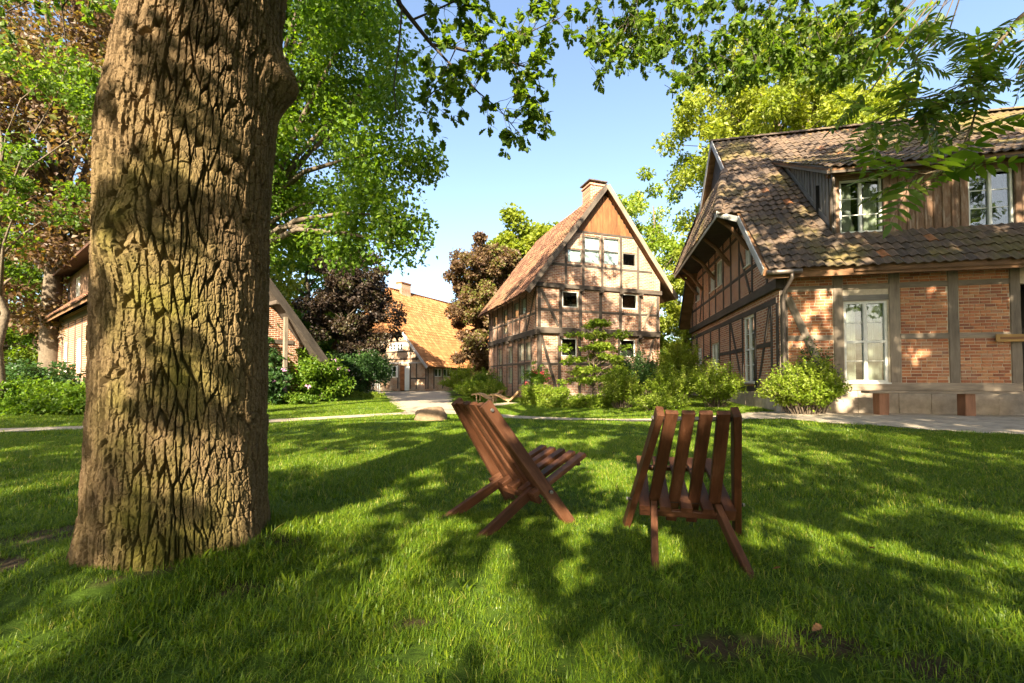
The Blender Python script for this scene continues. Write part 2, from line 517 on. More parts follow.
def timber(name, parent, a, b, w, d, mat, up=(0, 0, 1), rough=0.006):
    """a hewn beam from a to b, w across, d in the direction of up; slightly crooked"""
    m, L = axis_matrix(a, b, up)
    n = max(2, min(7, int(L / 0.5) + 1))
    mb = MB()
    c = 0.012 if min(w, d) > 0.06 else 0.004
    sec = [(-w / 2 + c, -d / 2), (w / 2 - c, -d / 2), (w / 2, -d / 2 + c), (w / 2, d / 2 - c), (w / 2 - c, d / 2), (-w / 2 + c, d / 2), (-w / 2, d / 2 - c), (-w / 2, -d / 2 + c)]
    for k in range(n):
        x = -L / 2 + L * k / (n - 1)
        e = rough if 0 < k < n - 1 else rough * 0.3
        dy, dz, s = random.uniform(-e, e), random.uniform(-e, e), 1 + random.uniform(-0.04, 0.04) * (rough > 0.003)
        for (p, q) in sec:
            mb.v.append((x, p * s + dy, q * s + dz))
    for k in range(n - 1):
        for q in range(8):
            r = (q + 1) % 8
            mb.f.append((k * 8 + q, k * 8 + r, (k + 1) * 8 + r, (k + 1) * 8 + q))
    mb.f.append(tuple(range(7, -1, -1)))
    mb.f.append(tuple((n - 1) * 8 + q for q in range(8)))
    me = mb.mesh(name)
    import_fix(me)
    return link(name, me, parent, mat, m)

def import_fix(me):
    import bmesh
    bm = bmesh.new()
    bm.from_mesh(me)
    bmesh.ops.recalc_face_normals(bm, faces=bm.faces)
    bm.to_mesh(me)
    bm.free()

def clip(poly, inside):
    """Sutherland-Hodgman in 2-D with one half-plane (a,b,c): keep a*u+b*z<=c"""
    a, b, c = inside
    out = []
    for i in range(len(poly)):
        p, q = poly[i], poly[(i + 1) % len(poly)]
        dp, dq = a * p[0] + b * p[1] - c, a * q[0] + b * q[1] - c
        if dp <= 1e-9:
            out.append(p)
        if (dp < -1e-9 and dq > 1e-9) or (dp > 1e-9 and dq < -1e-9):
            t = dp / (dp - dq)
            out.append((p[0] + t * (q[0] - p[0]), p[1] + t * (q[1] - p[1])))
    return out

class Wall:
    """a wall plane of a house: origin o, direction u, outward normal n (house-local)"""
    def __init__(self, o, u, n):
        self.o, self.u, self.n = Vector(o), Vector(u), Vector(n)
    def p(self, u, z, out=0.0):
        return self.o + self.u * u + Vector((0, 0, z)) + self.n * out

def infill(house, wall, u0, u1, z0, z1, halfplanes, holes, mat, depth=0.18, name='wall', back=0.0):
    us = sorted({u0, u1, *[h[0] for h in holes], *[h[1] for h in holes]})
    zs = sorted({z0, z1, *[h[2] for h in holes], *[h[3] for h in holes]})
    us = [u for u in us if u0 <= u <= u1]
    zs = [z for z in zs if z0 <= z <= z1]
    mb = MB()
    flip = wall.u.cross(Vector((0, 0, 1))).dot(wall.n) < 0
    for a, b in zip(us, us[1:]):
        for c, d in zip(zs, zs[1:]):
            mu, mz = (a + b) / 2, (c + d) / 2
            if any(h[0] < mu < h[1] and h[2] < mz < h[3] for h in holes):
                continue
            pl = [(a, c), (b, c), (b, d), (a, d)]
            for hp in halfplanes:
                pl = clip(pl, hp)
                if len(pl) < 3:
                    break
            if len(pl) < 3:
                continue
            f = [wall.p(u, z, -back) for u, z in pl]
            g = [wall.p(u, z, -back - depth) for u, z in pl]
            mb.poly(list(reversed(f)) if flip else f)
            mb.poly(g if flip else list(reversed(g)))
    for h in holes:
        c = [(h[0], h[2]), (h[1], h[2]), (h[1], h[3]), (h[0], h[3])]
        for i in range(4):
            p, q = c[i], c[(i + 1) % 4]
            r = [wall.p(*p, -back), wall.p(*p, -back - depth), wall.p(*q, -back - depth), wall.p(*q, -back)]
            mb.poly(r)
    return mb.build(name, mat, house)

def window(house, wall, u0, u1, z0, z1, cols=2, rows=2, fmat=None, fw=0.06, bars=1, backing=None, sill=True, recess=0.05, halfcur=False, glass='glass'):
    """window = frame with its panes, bars, curtain as sub-parts"""
    fmat = fmat or M['frame']
    mb = MB()
    W, H = u1 - u0, z1 - z0
    def B(target, a, b, c, d, o0, o1):
        target.prism([wall.p(a, c, o0), wall.p(b, c, o0), wall.p(b, d, o0), wall.p(a, d, o0)], wall.n * (o1 - o0))
    r0, r1 = -recess - 0.05, -recess + 0.02
    B(mb, u0, u0 + fw, z0, z1, r0, r1)
    B(mb, u1 - fw, u1, z0, z1, r0, r1)
    B(mb, u0 + fw, u1 - fw, z0, z0 + fw, r0, r1)
    B(mb, u0 + fw, u1 - fw, z1 - fw, z1, r0, r1)
    win = mb.build('window', fmat, house)
    iw, ih = (W - 2 * fw), (H - 2 * fw)
    cu = [u0 + fw + iw * k / cols for k in range(cols + 1)]
    cz = [z0 + fw + ih * k / rows for k in range(rows + 1)]
    for k in range(1, cols):
        m2 = MB(); B(m2, cu[k] - fw * 0.62, cu[k] + fw * 0.62, z0 + fw, z1 - fw, r0 + 0.01, r1 + 0.012)
        m2.build('mullion', fmat, win)
    for k in range(1, rows):
        for j in range(cols):
            a = cu[j] + (fw * 0.62 if j else 0); b = cu[j + 1] - (fw * 0.62 if j < cols - 1 else 0)
            m2 = MB(); B(m2, a, b, cz[k] - fw * 0.5, cz[k] + fw * 0.5, r0 + 0.012, r1 + 0.006)
            m2.build('transom', fmat, win)
    for j in range(cols):
        for k in range(rows):
            a, b, c, d = cu[j], cu[j + 1], cz[k], cz[k + 1]
            m2 = MB(); B(m2, a, b, c, d, r0 + 0.024, r0 + 0.030)
            m2.build('pane', M[glass], win)
            for q in range(bars):
                zz = c + (d - c) * (q + 1) / (bars + 1)
                m3 = MB(); B(m3, a + 0.01, b - 0.01, zz - 0.011, zz + 0.011, r0 + 0.018, r0 + 0.040)
                m3.build('glazing_bar', fmat, win)
    if backing == 'curtain':
        top = z1 - fw
        for (a, b) in ((u0 + 0.03, u0 + W * 0.36), (u1 - W * 0.36, u1 - 0.03)) if not halfcur else ((u0 + 0.03, u1 - 0.03),):
            m4 = MB(); nn = 26
            zt = top if not halfcur else z0 + H * 0.5
            for i in range(nn + 1):
                u = a + (b - a) * i / nn
                o = r0 - 0.10 + 0.025 * math.sin(i * 1.9) + 0.01 * math.sin(i * 0.7)
                m4.v += [tuple(wall.p(u, z0 + 0.02, o)), tuple(wall.p(u, zt, o * 0.9 - 0.01))]
            for i in range(nn):
                m4.f.append((2 * i, 2 * i + 2, 2 * i + 3, 2 * i + 1))
            m4.build('curtain', M['curtain'], win, smooth=True)
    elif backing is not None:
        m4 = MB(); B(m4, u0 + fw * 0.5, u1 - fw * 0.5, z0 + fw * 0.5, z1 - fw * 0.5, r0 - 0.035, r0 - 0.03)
        m4.build('painted_reflection', backing, win)  # opaque sheet whose colour imitates sky reflected in the pane
    if backing in (None, 'curtain'):
        m4 = MB(); B(m4, u0 - 0.3, u1 + 0.3, z0 - 0.3, z1 + 0.2, r0 - 0.62, r0 - 0.6)
        m4.build('dark_room', M['interior'], win)
    if sill:
        m5 = MB(); B(m5, u0 - 0.03, u1 + 0.03, z0 - 0.035, z0 - 0.002, -0.05, 0.05)
        m5.build('sill', fmat, win)
    return win

# unit tile: S-shaped pantile, x across, y up the slope, z out; joined copies or single objects
def tile_template(w, l, amp, th=0.016, nseg=6):
    xs = np.linspace(-0.53, 0.53, nseg + 1)
    prof = np.sin((xs + 0.08) * 2 * math.pi) * amp
    V, F = [], []
    for (y, lift) in ((-0.12 * l, 0.030), (l, 0.0)):
        for x, z in zip(xs, prof):
            V.append((x * w, y, z + lift + amp))
    for x, z in zip(xs, prof):
        V.append((x * w, -0.12 * l, z + 0.030 + amp - th - 0.006))
    n = nseg + 1
    for i in range(nseg):
        F.append((i, i + 1, n + i + 1, n + i))
        F.append((2 * n + i, 2 * n + i + 1, i + 1, i))
    return np.array(V, float), np.array(F, int)

def in_poly(px, py, poly):
    c = np.zeros(len(px), bool)
    n = len(poly)
    for i in range(n):
        x0, y0 = poly[i]
        x1, y1 = poly[(i + 1) % n]
        cond = ((y0 > py) != (y1 > py))
        xi = (x1 - x0) * (py - y0) / ((y1 - y0) if abs(y1 - y0) > 1e-9 else 1e-9) + x0
        c ^= cond & (px < xi)
    return c

class Tiler:
    """lays tiles on roof planes of one house; the ones nearest the camera become parts of their own"""
    def __init__(self, w=0.225, l=0.31, amp=0.026):
        self.w, self.l = w, l
        self.T, self.F = tile_template(w, l, amp)
        self.items = []
    def plane(self, o, a, s, polys, jit=1.0):
        o, a, s = Vector(o), Vector(a).normalized(), Vector(s).normalized()
        n = a.cross(s)
        if n.z < 0:
            a = -a
            n = -n
            polys = [[(-u, v) for u, v in p] for p in polys]
        for poly in polys:
            u0, u1 = min(p[0] for p in poly), max(p[0] for p in poly)
            v0, v1 = min(p[1] for p in poly), max(p[1] for p in poly)
            nu, nv = max(1, round((u1 - u0) / self.w)), max(1, round((v1 - v0) / self.l))
            uu, vv = np.meshgrid(u0 + (np.arange(nu) + 0.5) * (u1 - u0) / nu, v0 + np.arange(nv) * (v1 - v0) / nv)
            uu, vv = uu.ravel(), vv.ravel()
            k = in_poly(uu, vv + self.l * 0.45, poly)
            uu, vv = uu[k], vv[k]
            sag = 0.02 * np.sin(uu * 0.9 + 1) + 0.015 * np.sin(vv * 1.7)
            for u, v, g in zip(uu, vv, sag):
                p = o + a * (u + random.gauss(0, 0.006) * jit) + s * (v + random.gauss(0, 0.010) * jit) + n * (g + random.gauss(0, 0.005) * jit)
                r = Matrix.Rotation(random.gauss(0, 0.025) * jit, 3, n) @ Matrix((a, s, n)).transposed()
                r = Matrix.Rotation(random.gauss(0, 0.02) * jit, 3, a) @ r
                self.items.append((p, r))
    def build(self, house, roof, mobj, mjoin, nsep=0, keyfn=None):
        items = self.items
        if nsep:
            items = sorted(items, key=keyfn)
            me = arrays_mesh('tile', self.T, self.F, smooth=False)
            me.materials.append(mobj)
            for p, r in items[:nsep]:
                mt = r.to_4x4()
                mt.translation = p
                link('tile', me, roof, None, mt)
            items = items[nsep:]
        if items:
            P = np.array([tuple(p) for p, r in items])
            Rm = np.array([[tuple(row) for row in r] for p, r in items])
            V = np.einsum('nij,kj->nki', Rm, self.T) + P[:, None, :]
            k = len(self.T)
            F = (self.F[None] + (np.arange(len(items)) * k)[:, None, None]).reshape(-1, 4)
            rnd = np.repeat(RNG.random(len(items)), len(self.F))
            me = arrays_mesh('tiles', V.reshape(-1, 3), F, {'rnd': ('FACE', rnd)})
            link('tile_field', me, roof, mjoin, kind='stuff')

def slab(house, name, pts, th, mat):
    """roof slab below a polygon of points (house-local), thickness th downwards"""
    return MB().prism(pts, (0, 0, -th)).build(name, mat, house)

# ------------------------------------------------------------------ terrain
def sstep(a, b, x):
    t = np.clip((x - a) / (b - a), 0, 1)
    return t * t * (3 - 2 * t)

def lattice(ix, iy, seed):
    h = (ix.astype(np.int64) * 374761393 + iy.astype(np.int64) * 668265263 + seed * 1442695041) & 0x7fffffff
    h = (h ^ (h >> 13)) * 1274126177 & 0x7fffffff
    h = h ^ (h >> 16)
    return (h & 0xffffff) / float(0x1000000)

def vnoise(x, y, seed=0):
    ix, iy = np.floor(x), np.floor(y)
    fx, fy = x - ix, y - iy
    fx, fy = fx * fx * (3 - 2 * fx), fy * fy * (3 - 2 * fy)
    a, b = lattice(ix, iy, seed), lattice(ix + 1, iy, seed)
    c, d = lattice(ix, iy + 1, seed), lattice(ix + 1, iy + 1, seed)
    return (a * (1 - fx) + b * fx) * (1 - fy) + (c * (1 - fx) + d * fx) * fy

def fbm(x, y, seed=0, o=4):
    s, a, t = 0, 0.5, 0
    for k in range(o):
        s = s + a * vnoise(x * 2 ** k, y * 2 ** k, seed + k * 17)
        t += a
        a *= 0.5
    return s / t

def gz(x, y):
    x, y = np.asarray(x, float), np.asarray(y, float)
    rise = 0.15 * sstep(2.5, 6.5, x) * sstep(5.0, 10.5, y)
    und = 0.05 * (fbm(x * 0.35, y * 0.35, 3, 3) - 0.5) * sstep(1.5, 3, np.hypot(x, y)) * (1 - sstep(13, 18, y))
    tree = 0.10 * np.exp(-((np.hypot(x + 2.06, y - 2.705) - 0.42) / 0.3) ** 2) * (np.hypot(x + 2.06, y - 2.705) > 0.35)
    return rise + und + tree

SOIL = [(0.85, 1.78, 0.22, 0.10), (1.25, 1.82, 0.26, 0.12), (1.6, 1.66, 0.2, 0.09), (-1.5, 2.75, 0.30, 0.10), (-1.35, 2.2, 0.16, 0.08), (-2.9, 2.5, 0.3, 0.2), (-0.45, 1.95, 0.12, 0.06), (-3.2, 3.0, 0.35, 0.25)]
def soil_at(x, y):
    s = np.zeros(np.shape(x))
    for (a, b, rx, ry) in SOIL:
        s = np.maximum(s, 1 - ((x - a) / rx) ** 2 - ((y - b) / ry) ** 2 + (fbm(x * 9, y * 9, 11, 3) - 0.5) * 1.2)
    d = np.hypot(x + 2.06, y - 2.705)
    s = np.maximum(s, 0.25 - np.abs(d - 0.50) / 0.12 + (fbm(x * 7, y * 7, 5, 3) - 0.5) * 1.6)
    return np.clip(s * 2.2, 0, 1)

def grid_axis(lim, fine, step, grow):
    a = list(np.arange(0, fine, step))
    s = step
    while a[-1] < lim:
        s *= grow
        a.append(a[-1] + s)
    return np.array(a)
gx = grid_axis(600, 6, 0.08, 1.10)
gx = np.concatenate([-gx[:0:-1], gx])
gy = np.concatenate([-grid_axis(200, 1, 0.3, 1.25)[:0:-1], grid_axis(900, 8, 0.07, 1.09)])
XX, YY = np.meshgrid(gx, gy)
ZZ = gz(XX, YY)
nx, ny = len(gx), len(gy)
idx = np.arange(nx * ny).reshape(ny, nx)
gf = np.stack([idx[:-1, :-1], idx[:-1, 1:], idx[1:, 1:], idx[1:, :-1]], -1).reshape(-1, 4)
gme = arrays_mesh('ground', np.stack([XX, YY, ZZ], -1).reshape(-1, 3), gf, {'soil': ('POINT', soil_at(XX, YY).ravel())}, True)
link('ground', gme, None, M['ground'], kind='structure')

# paths: centre lines with half widths
def spline(pts, n=14):
    P = np.array(pts, float)
    P = np.vstack([2 * P[0] - P[1], P, 2 * P[-1] - P[-2]])
    out = []
    for i in range(1, len(P) - 2):
        for t in np.linspace(0, 1, n, endpoint=False):
            a, b, c, d = P[i - 1], P[i], P[i + 1], P[i + 2]
            out.append(0.5 * ((2 * b) + (-a + c) * t + (2 * a - 5 * b + 4 * c - d) * t * t + (-a + 3 * b - 3 * c + d) * t ** 3))
    out.append(P[-2])
    return np.array(out)

PATH1 = spline([(-24, 7.6, .45), (-16, 8.2, .42), (-10.6, 9.0, .42), (-6.2, 10.8, .40), (-3.6, 12.9, .45), (-1.8, 13.4, .45), (0.2, 12.0, .34), (3.3, 11.1, .32), (5.0, 10.7, .4), (6.6, 10.6, .6)])
PATH2 = spline([(-2.4, 13.2, .8), (-3.0, 15.5, 1.0), (-3.9, 19, 1.3), (-5.4, 25, 1.8), (-7.2, 31, 2.6), (-9.2, 34.5, 4.0)])
PATH3 = spline([(-2.6, 16.0, .4), (-1.0, 16.9, .4), (0.0, 19, .35)])
def ribbon(name, P, mat, dz, nacross=6):
    d = np.gradient(P[:, :2], axis=0)
    d /= np.linalg.norm(d, axis=1)[:, None]
    nrm = np.stack([-d[:, 1], d[:, 0]], 1)
    V = []
    for k in range(nacross + 1):
        s = -1 + 2 * k / nacross
        w = P[:, 2] * s
        if k in (0, nacross):
            w = w * (1 + 0.22 * (fbm(P[:, 0] * 3, P[:, 1] * 3 + k, 4, 3) - 0.5) * 2)
        q = P[:, :2] + nrm * w[:, None]
        V.append(np.column_stack([q, gz(q[:, 0], q[:, 1]) + dz]))
    V = np.stack(V, 1)
    n = len(P); m = nacross + 1
    I = np.arange(n * m).reshape(n, m)
    F = np.stack([I[:-1, :-1], I[1:, :-1], I[1:, 1:], I[:-1, 1:]], -1).reshape(-1, 4)
    me = arrays_mesh(name, V.reshape(-1, 3), F[:, ::-1], None, True)
    return link(name, me, None, mat, kind='structure')
ribbon('path', PATH1, M['path'], 0.016)
ribbon('path', PATH2, M['path'], 0.024)
ribbon('path', PATH3, M['path'], 0.020)
# terrace in front of the right-hand house
TERR = [(5.6, 11.2), (5.9, 10.2), (7.4, 8.9), (9.0, 7.6), (11.5, 6.2), (16, 4.6), (24, 3.0), (24, 9), (13.5, 10.6), (7.3, 12.3), (6.6, 11.9)]
def in_terr(x, y):
    return in_poly(np.asarray(x, float) + 0.5 * (fbm(np.asarray(x) * 1.1, np.asarray(y) * 1.1, 8, 3) - 0.5), np.asarray(y, float) + 0.7 * (fbm(np.asarray(x) * 1.3, np.asarray(y) * 1.3, 9, 3) - 0.5), TERR)
tx, ty = np.meshgrid(np.arange(5, 24, 0.16), np.arange(3, 12.6, 0.16))
tid = np.arange(tx.size).reshape(tx.shape)
tf = np.stack([tid[:-1, :-1], tid[:-1, 1:], tid[1:, 1:], tid[1:, :-1]], -1).reshape(-1, 4)
keep = in_terr((tx[:-1, :-1] + 0.08).ravel(), (ty[:-1, :-1] + 0.08).ravel())
tf = tf[keep]
used, inv = np.unique(tf, return_inverse=True)
tv = np.stack([tx.ravel(), ty.ravel(), gz(tx, ty).ravel() + 0.012 + 0.02 * (fbm(tx.ravel() * 1.5, ty.ravel() * 1.5, 21, 3) - 0.3)], -1)[used]
link('terrace', arrays_mesh('terrace', tv, inv.reshape(-1, 4), None, True), None, M['terrace'], kind='structure')

# ------------------------------------------------------------------ right-hand house
A_ANG = R(-12.2)
hA = thing('half_timbered_house', 'long half-timbered brick house with mossy tiled roof and wide boarded dormer', 'house', (7.5, 12, 0.15), A_ANG)
wf = Wall((0, 0, 0), (1, 0, 0), (0, -1, 0))
wg = Wall((0, 0, 0), (0, 1, 0), (-1, 0, 0))
LEN = 15.0
KX = 1.052
def zroof(y): return 4.426 + KX * y
# foundation of sandstone blocks
x = 0.0
while x < LEN:
    w_ = random.uniform(0.7, 1.15)
    MB().box((x + 0.008, -0.05 + random.uniform(-.01, .01), -0.35), (min(x + w_, LEN) - 0.008, 0.25, 0.605)).build('foundation_stone', M['sandstone'], hA)
    x += w_
y = 0.3
while y < 12.5:
    w_ = random.uniform(0.7, 1.2)
    MB().box((-0.05 + random.uniform(-.01, .01), y + 0.008, -0.35), (0.25, min(y + w_, 12.5) - 0.008, 0.50)).build('foundation_stone', M['sandstone'], hA)
    y += w_
MB().box((-0.03, -0.03, -0.35), (LEN, 12.4, 0.47)).build('foundation_core', M['mortar'], hA)
# front wall: mortar sheet with hole for the window and the entrance, bricks in the panels
win_front = (1.57, 2.60, 0.83, 3.03)
entry = (5.50, 7.4, 0.3, 3.35)
fw_ = infill(hA, wf, 0.0, LEN, 0.6, 4.0, [], [win_front, entry], M['mortar'], 0.2, 'wall')
infill(hA, wf, 5.4, 7.5, 0.3, 3.4, [], [], M['interior'], 0.1, 'entrance_back_wall', 1.3)
T = M['timber_grey']
def post(h, wl, u0, u1, z0, z1, mat, out=0.022, d=0.2):
    c = (u0 + u1) / 2
    return timber('post', h, wl.p(c, z0, out - d / 2), wl.p(c, z1, out - d / 2), u1 - u0, d, mat, up=wl.n)
def rail(h, wl, u0, u1, z0, z1, mat, out=0.018, d=0.2, name='rail'):
    c = (z0 + z1) / 2
    return timber(name, h, wl.p(u0, c, out - d / 2), wl.p(u1, c, out - d / 2), z1 - z0, d, mat, up=wl.n)
def brace(h, wl, a, b, w, mat, out=0.026, d=0.18):
    return timber('brace', h, wl.p(*a, out - d / 2), wl.p(*b, out - d / 2), w, d, mat, up=wl.n)
rail(hA, wf, -0.02, 5.48, 0.61, 0.82, T, 0.03, name='sill_beam')
rail(hA, wf, 7.4, LEN, 0.61, 0.82, T, 0.03, name='sill_beam')
rail(hA, wf, -0.02, LEN, 3.80, 4.02, M['timber_mid'], 0.035, name='top_plate')
for a, b in ((0.0, 0.19), (1.31, 1.55), (2.63, 2.88), (3.95, 4.18), (5.27, 5.49), (7.4, 7.62), (8.7, 8.92), (10.0, 10.22), (11.3, 11.5), (12.7, 12.9), (14.2, 14.4)):
    post(hA, wf, a, b, 0.82, 3.80, T if b > 0.3 else M['timber_mid'])
bays = [(0.19, 1.31), (2.88, 3.95), (4.18, 5.27), (7.62, 8.7), (8.92, 10.0), (10.22, 11.3)]
for a, b in bays:
    rail(hA, wf, a, b, 1.98, 2.12, T)
    rail(hA, wf, a, b, 3.35, 3.49, T)
rail(hA, wf, 1.55, 2.63, 3.35, 3.49, T)
rail(hA, wf, 1.55, 2.63, 3.04, 3.20, M['board_grey'], 0.012, name='lintel')
brace(hA, wf, (0.20, 3.2), (1.12, 0.92), 0.20, T)
window(hA, wf, *win_front, cols=2, rows=2, bars=1, fw=0.065, backing='curtain')
# bricks of the front wall
bm_v, bm_f = MB().box((-0.5, -0.5, -0.5), (0.5, 0.5, 0.5)).v, None
def brick_unit():
    import bmesh
    bm = bmesh.new()
    bmesh.ops.create_cube(bm, size=1.0)
    bmesh.ops.bevel(bm, geom=[e for e in bm.edges if all(v.co.y < 0 for v in e.verts)], offset=0.045, segments=1, affect='EDGES')
    me = bpy.data.meshes.new('brick')
    bm.to_mesh(me)
    bm.free()
    return me
bun = brick_unit()
bun.materials.append(M['brick_obj'])
bricks = []
for a, b in [(0.19, 1.31), (2.88, 3.95), (4.18, 5.27), (1.55, 2.63)]:
    for c, d in ((0.82, 1.98), (2.12, 3.35), (3.49, 3.80)):
        if a == 1.55 and c < 3.4:
            continue
        nr = round((d - c) / 0.081)
        rh = (d - c) / nr
        for r in range(nr):
            u = a + 0.006 - (0.12 if r % 2 else 0.0) - random.uniform(0, 0.03)
            while u < b - 0.02:
                L = random.choice((0.235, 0.235, 0.235, 0.235, 0.235, 0.115)) + random.uniform(-0.01, 0.01)
                s, e = max(u, a + 0.006), min(u + L, b - 0.006)
                if e - s > 0.035:
                    bricks.append(((s + e) / 2, c + (r + 0.5) * rh + random.uniform(-.002, .002), e - s - 0.014, rh - 0.0145 + random.uniform(-.003, .002)))
                u += L
random.shuffle(bricks)
bricks.sort(key=lambda q: -(q[2]))
big, rest = bricks[:300], bricks[300:]
for (u, z, L, H) in big:
    mt = Matrix.Translation((u, -0.002 - random.uniform(0, 0.008) + 0.045, z)) @ Matrix.Rotation(random.uniform(-.012, .012), 4, 'Y') @ Matrix.Diagonal((L, 0.10, H, 1))
    link('brick', bun, fw_, None, mt)
Vb = np.array([v.co[:] for v in bun.vertices])
Vs, Fs, rn, off = [], [], [], 0
mbk = MB()
for (u, z, L, H) in rest:
    i = len(mbk.v)
    yy = 0.043 - random.uniform(0, 0.008)
    mbk.v += [(u + v[0] * L, yy + v[1] * 0.1, z + v[2] * H) for v in Vb]
    for p in bun.polygons:
        mbk.f.append(tuple(i + k for k in p.vertices))
        rn.append(0)
me = mbk.mesh('bricks')
at = me.attributes.new('rnd', 'FLOAT', 'FACE')
at.data.foreach_set('value', np.repeat(RNG.random(len(rest)), len(bun.polygons)).astype(np.float32))
link('brick_field', me, fw_, M['brick_join'], kind='stuff')
# the part of the front beyond the frame
infill(hA, wf, 7.4, LEN, 0.8, 3.85, [], [], M['brickwallX'], 0.05, 'wall_panel', -0.006)
# gable wall
TD = M['timber_dark']
gw = [(2.12, 3.21, 0.80, 3.05), (6.66, 7.88, 1.0, 2.5), (10.0, 10.9, 1.2, 2.5), (6.97, 7.79, 4.86, 5.75), (5.70, 6.63, 4.83, 5.92), (10.0, 10.85, 4.95, 5.9), (2.2, 2.78, 4.75, 5.45)]
infill(hA, wg, 0.0, 12.5, 0.46, 3.5, [], [h for h in gw if h[2] < 3], M['brickwallY'], 0.2, 'gable_wall')
infill(hA, wg, 0.0, 12.5, 3.5, 7.6, [(-KX, 1, 4.2), (KX, 1, 4.2 + KX * 12.5)], [h for h in gw if h[2] > 3], M['brickwallY'], 0.2, 'upper_gable_wall', -0.06)
wgu = Wall((-0.06, 0, 0), (0, 1, 0), (-1, 0, 0))
rail(hA, wg, 0.2, 12.5, 0.47, 0.68, TD, 0.03, name='sill_beam')
rail(hA, wg, 0.2, 12.5, 3.08, 3.26, TD, 0.02, name='rail')
rail(hA, wg, -0.1, 12.6, 3.45, 3.74, TD, 0.12, name='jetty_beam')
for c in (0.16, 0.62, 2.0, 3.32, 4.9, 6.5, 8.05, 9.5, 11.0, 12.4):
    wd = 0.2 if c < 0.4 else 0.17
    post(hA, wg, c - wd / 2, c + wd / 2, 0.68, 3.08, TD)
for a, b in ((0.7, 1.92), (3.4, 4.82), (4.98, 6.42), (8.13, 9.42), (11.08, 12.3)):
    rail(hA, wg, a, b, 1.88, 2.02, TD)
brace(hA, wg, (0.72, 3.05), (1.75, 0.72), 0.15, TD)
brace(hA, wg, (3.45, 0.75), (4.75, 3.05), 0.14, TD)
brace(hA, wg, (11.1, 3.0), (12.2, 0.8), 0.14, TD)
for c in (0.73, 2.05, 3.4, 4.45, 5.52, 6.8, 7.95, 9.2, 10.9, 11.85):
    zt = min(zroof(c) - 0.35, zroof(12.5 - c) - 0.35, 6.6)
    post(hA, wgu, c - 0.075, c + 0.075, 3.74, zt, TD)
rail(hA, wgu, 0.5, 12.0, 4.50, 4.63, TD)
rail(hA, wgu, 2.2, 10.3, 5.98, 6.12, TD)
brace(hA, wgu, (3.3, 5.4), (2.25, 3.78), 0.13, TD)
brace(hA, wgu, (10.0, 3.8), (9.3, 5.4), 0.13, TD)
for k, h in enumerate(gw):
    window(hA, wg if h[2] < 3 else wgu, *h, cols=2, rows=2 if h[2] < 3 and k == 0 else 1, bars=1, fw=0.055)
# closing walls at back and far end
infill(hA, Wall((0, 12.5, 0), (1, 0, 0), (0, 1, 0)), 0, LEN, 0.3, 4.1, [], [], M['brickwallX'], 0.2, 'back_wall')
infill(hA, Wall((LEN, 0, 0), (0, 1, 0), (1, 0, 0)), 0, 12.5, 0.3, 10.6, [(-KX, 1, 4.2), (KX, 1, 4.2 + KX * 12.5)], [], M['brickwallY'], 0.2, 'end_wall')
# roof
ze, ye, yr = 3.90, -0.5, 6.25
zr = zroof(yr)
sl = math.sqrt(1 + KX * KX)
def rp(x, y): return (x, y, zroof(y))
hx, hz0, hz1 = -1.15, 6.40, 8.75
hy0, hy1 = (hz0 - 4.426) / KX, (hz1 - 4.426) / KX
RX = LEN + 0.5
yd0, yd1 = 0.62, 4.47
front_poly = [(-0.56, ye), (1.6, ye), (1.6, yr), (-0.25, yr), (-0.33, hy1), (hx, hy0), (-0.56, hy0)]
roof = MB().prism([rp(*p) for p in front_poly], (0, 0.06, -0.16)).build('roof', M['eave_wood'], hA)
slab(hA, 'roof_slab', [rp(1.6, ye), rp(RX, ye), rp(RX, yd0), rp(1.6, yd0)], 0.16, M['eave_wood'])
slab(hA, 'roof_slab', [rp(1.6, yd1), rp(RX, yd1), rp(RX, yr), rp(1.6, yr)], 0.16, M['eave_wood'])
def rb(x, y): return (x, 12.5 - y, zroof(y))
slab(hA, 'roof_slab', [rb(-0.56, ye), rb(RX, ye), rb(RX, yr), rb(-0.25, yr), rb(-0.33, hy1), rb(hx, hy0), rb(-0.56, hy0)], 0.16, M['eave_wood'])
tl = Tiler()
A3, S3 = Vector((1, 0, 0)), Vector((0, 1, KX)).normalized()
def sy(y): return (y - ye) * sl
main = [[(u, sy(v)) for u, v in front_poly], [(1.6, 0), (RX, 0), (RX, sy(yd0)), (1.6, sy(yd0))], [(1.6, sy(yd1)), (RX, sy(yd1)), (RX, sy(yr)), (1.6, sy(yr))]]
tl.plane((0, ye - 0.03, ze - 0.02), A3, S3, main)
# dormer roof
dz0, dy0 = 6.86, 0.28
dz1 = zroof(yd1)
dl = math.hypot(yd1 - dy0, dz1 - dz0)
dsv = Vector((0, yd1 - dy0, dz1 - dz0)).normalized()
slab(hA, 'dormer_roof', [(1.40, dy0, dz0), (RX, dy0, dz0), (RX, yd1, dz1), (1.40, yd1, dz1)], 0.07, M['eave_wood'])
tl.plane((0, dy0 - 0.02, dz0), A3, dsv, [[(1.38, 0), (RX, 0), (RX, dl), (1.38, dl)]])
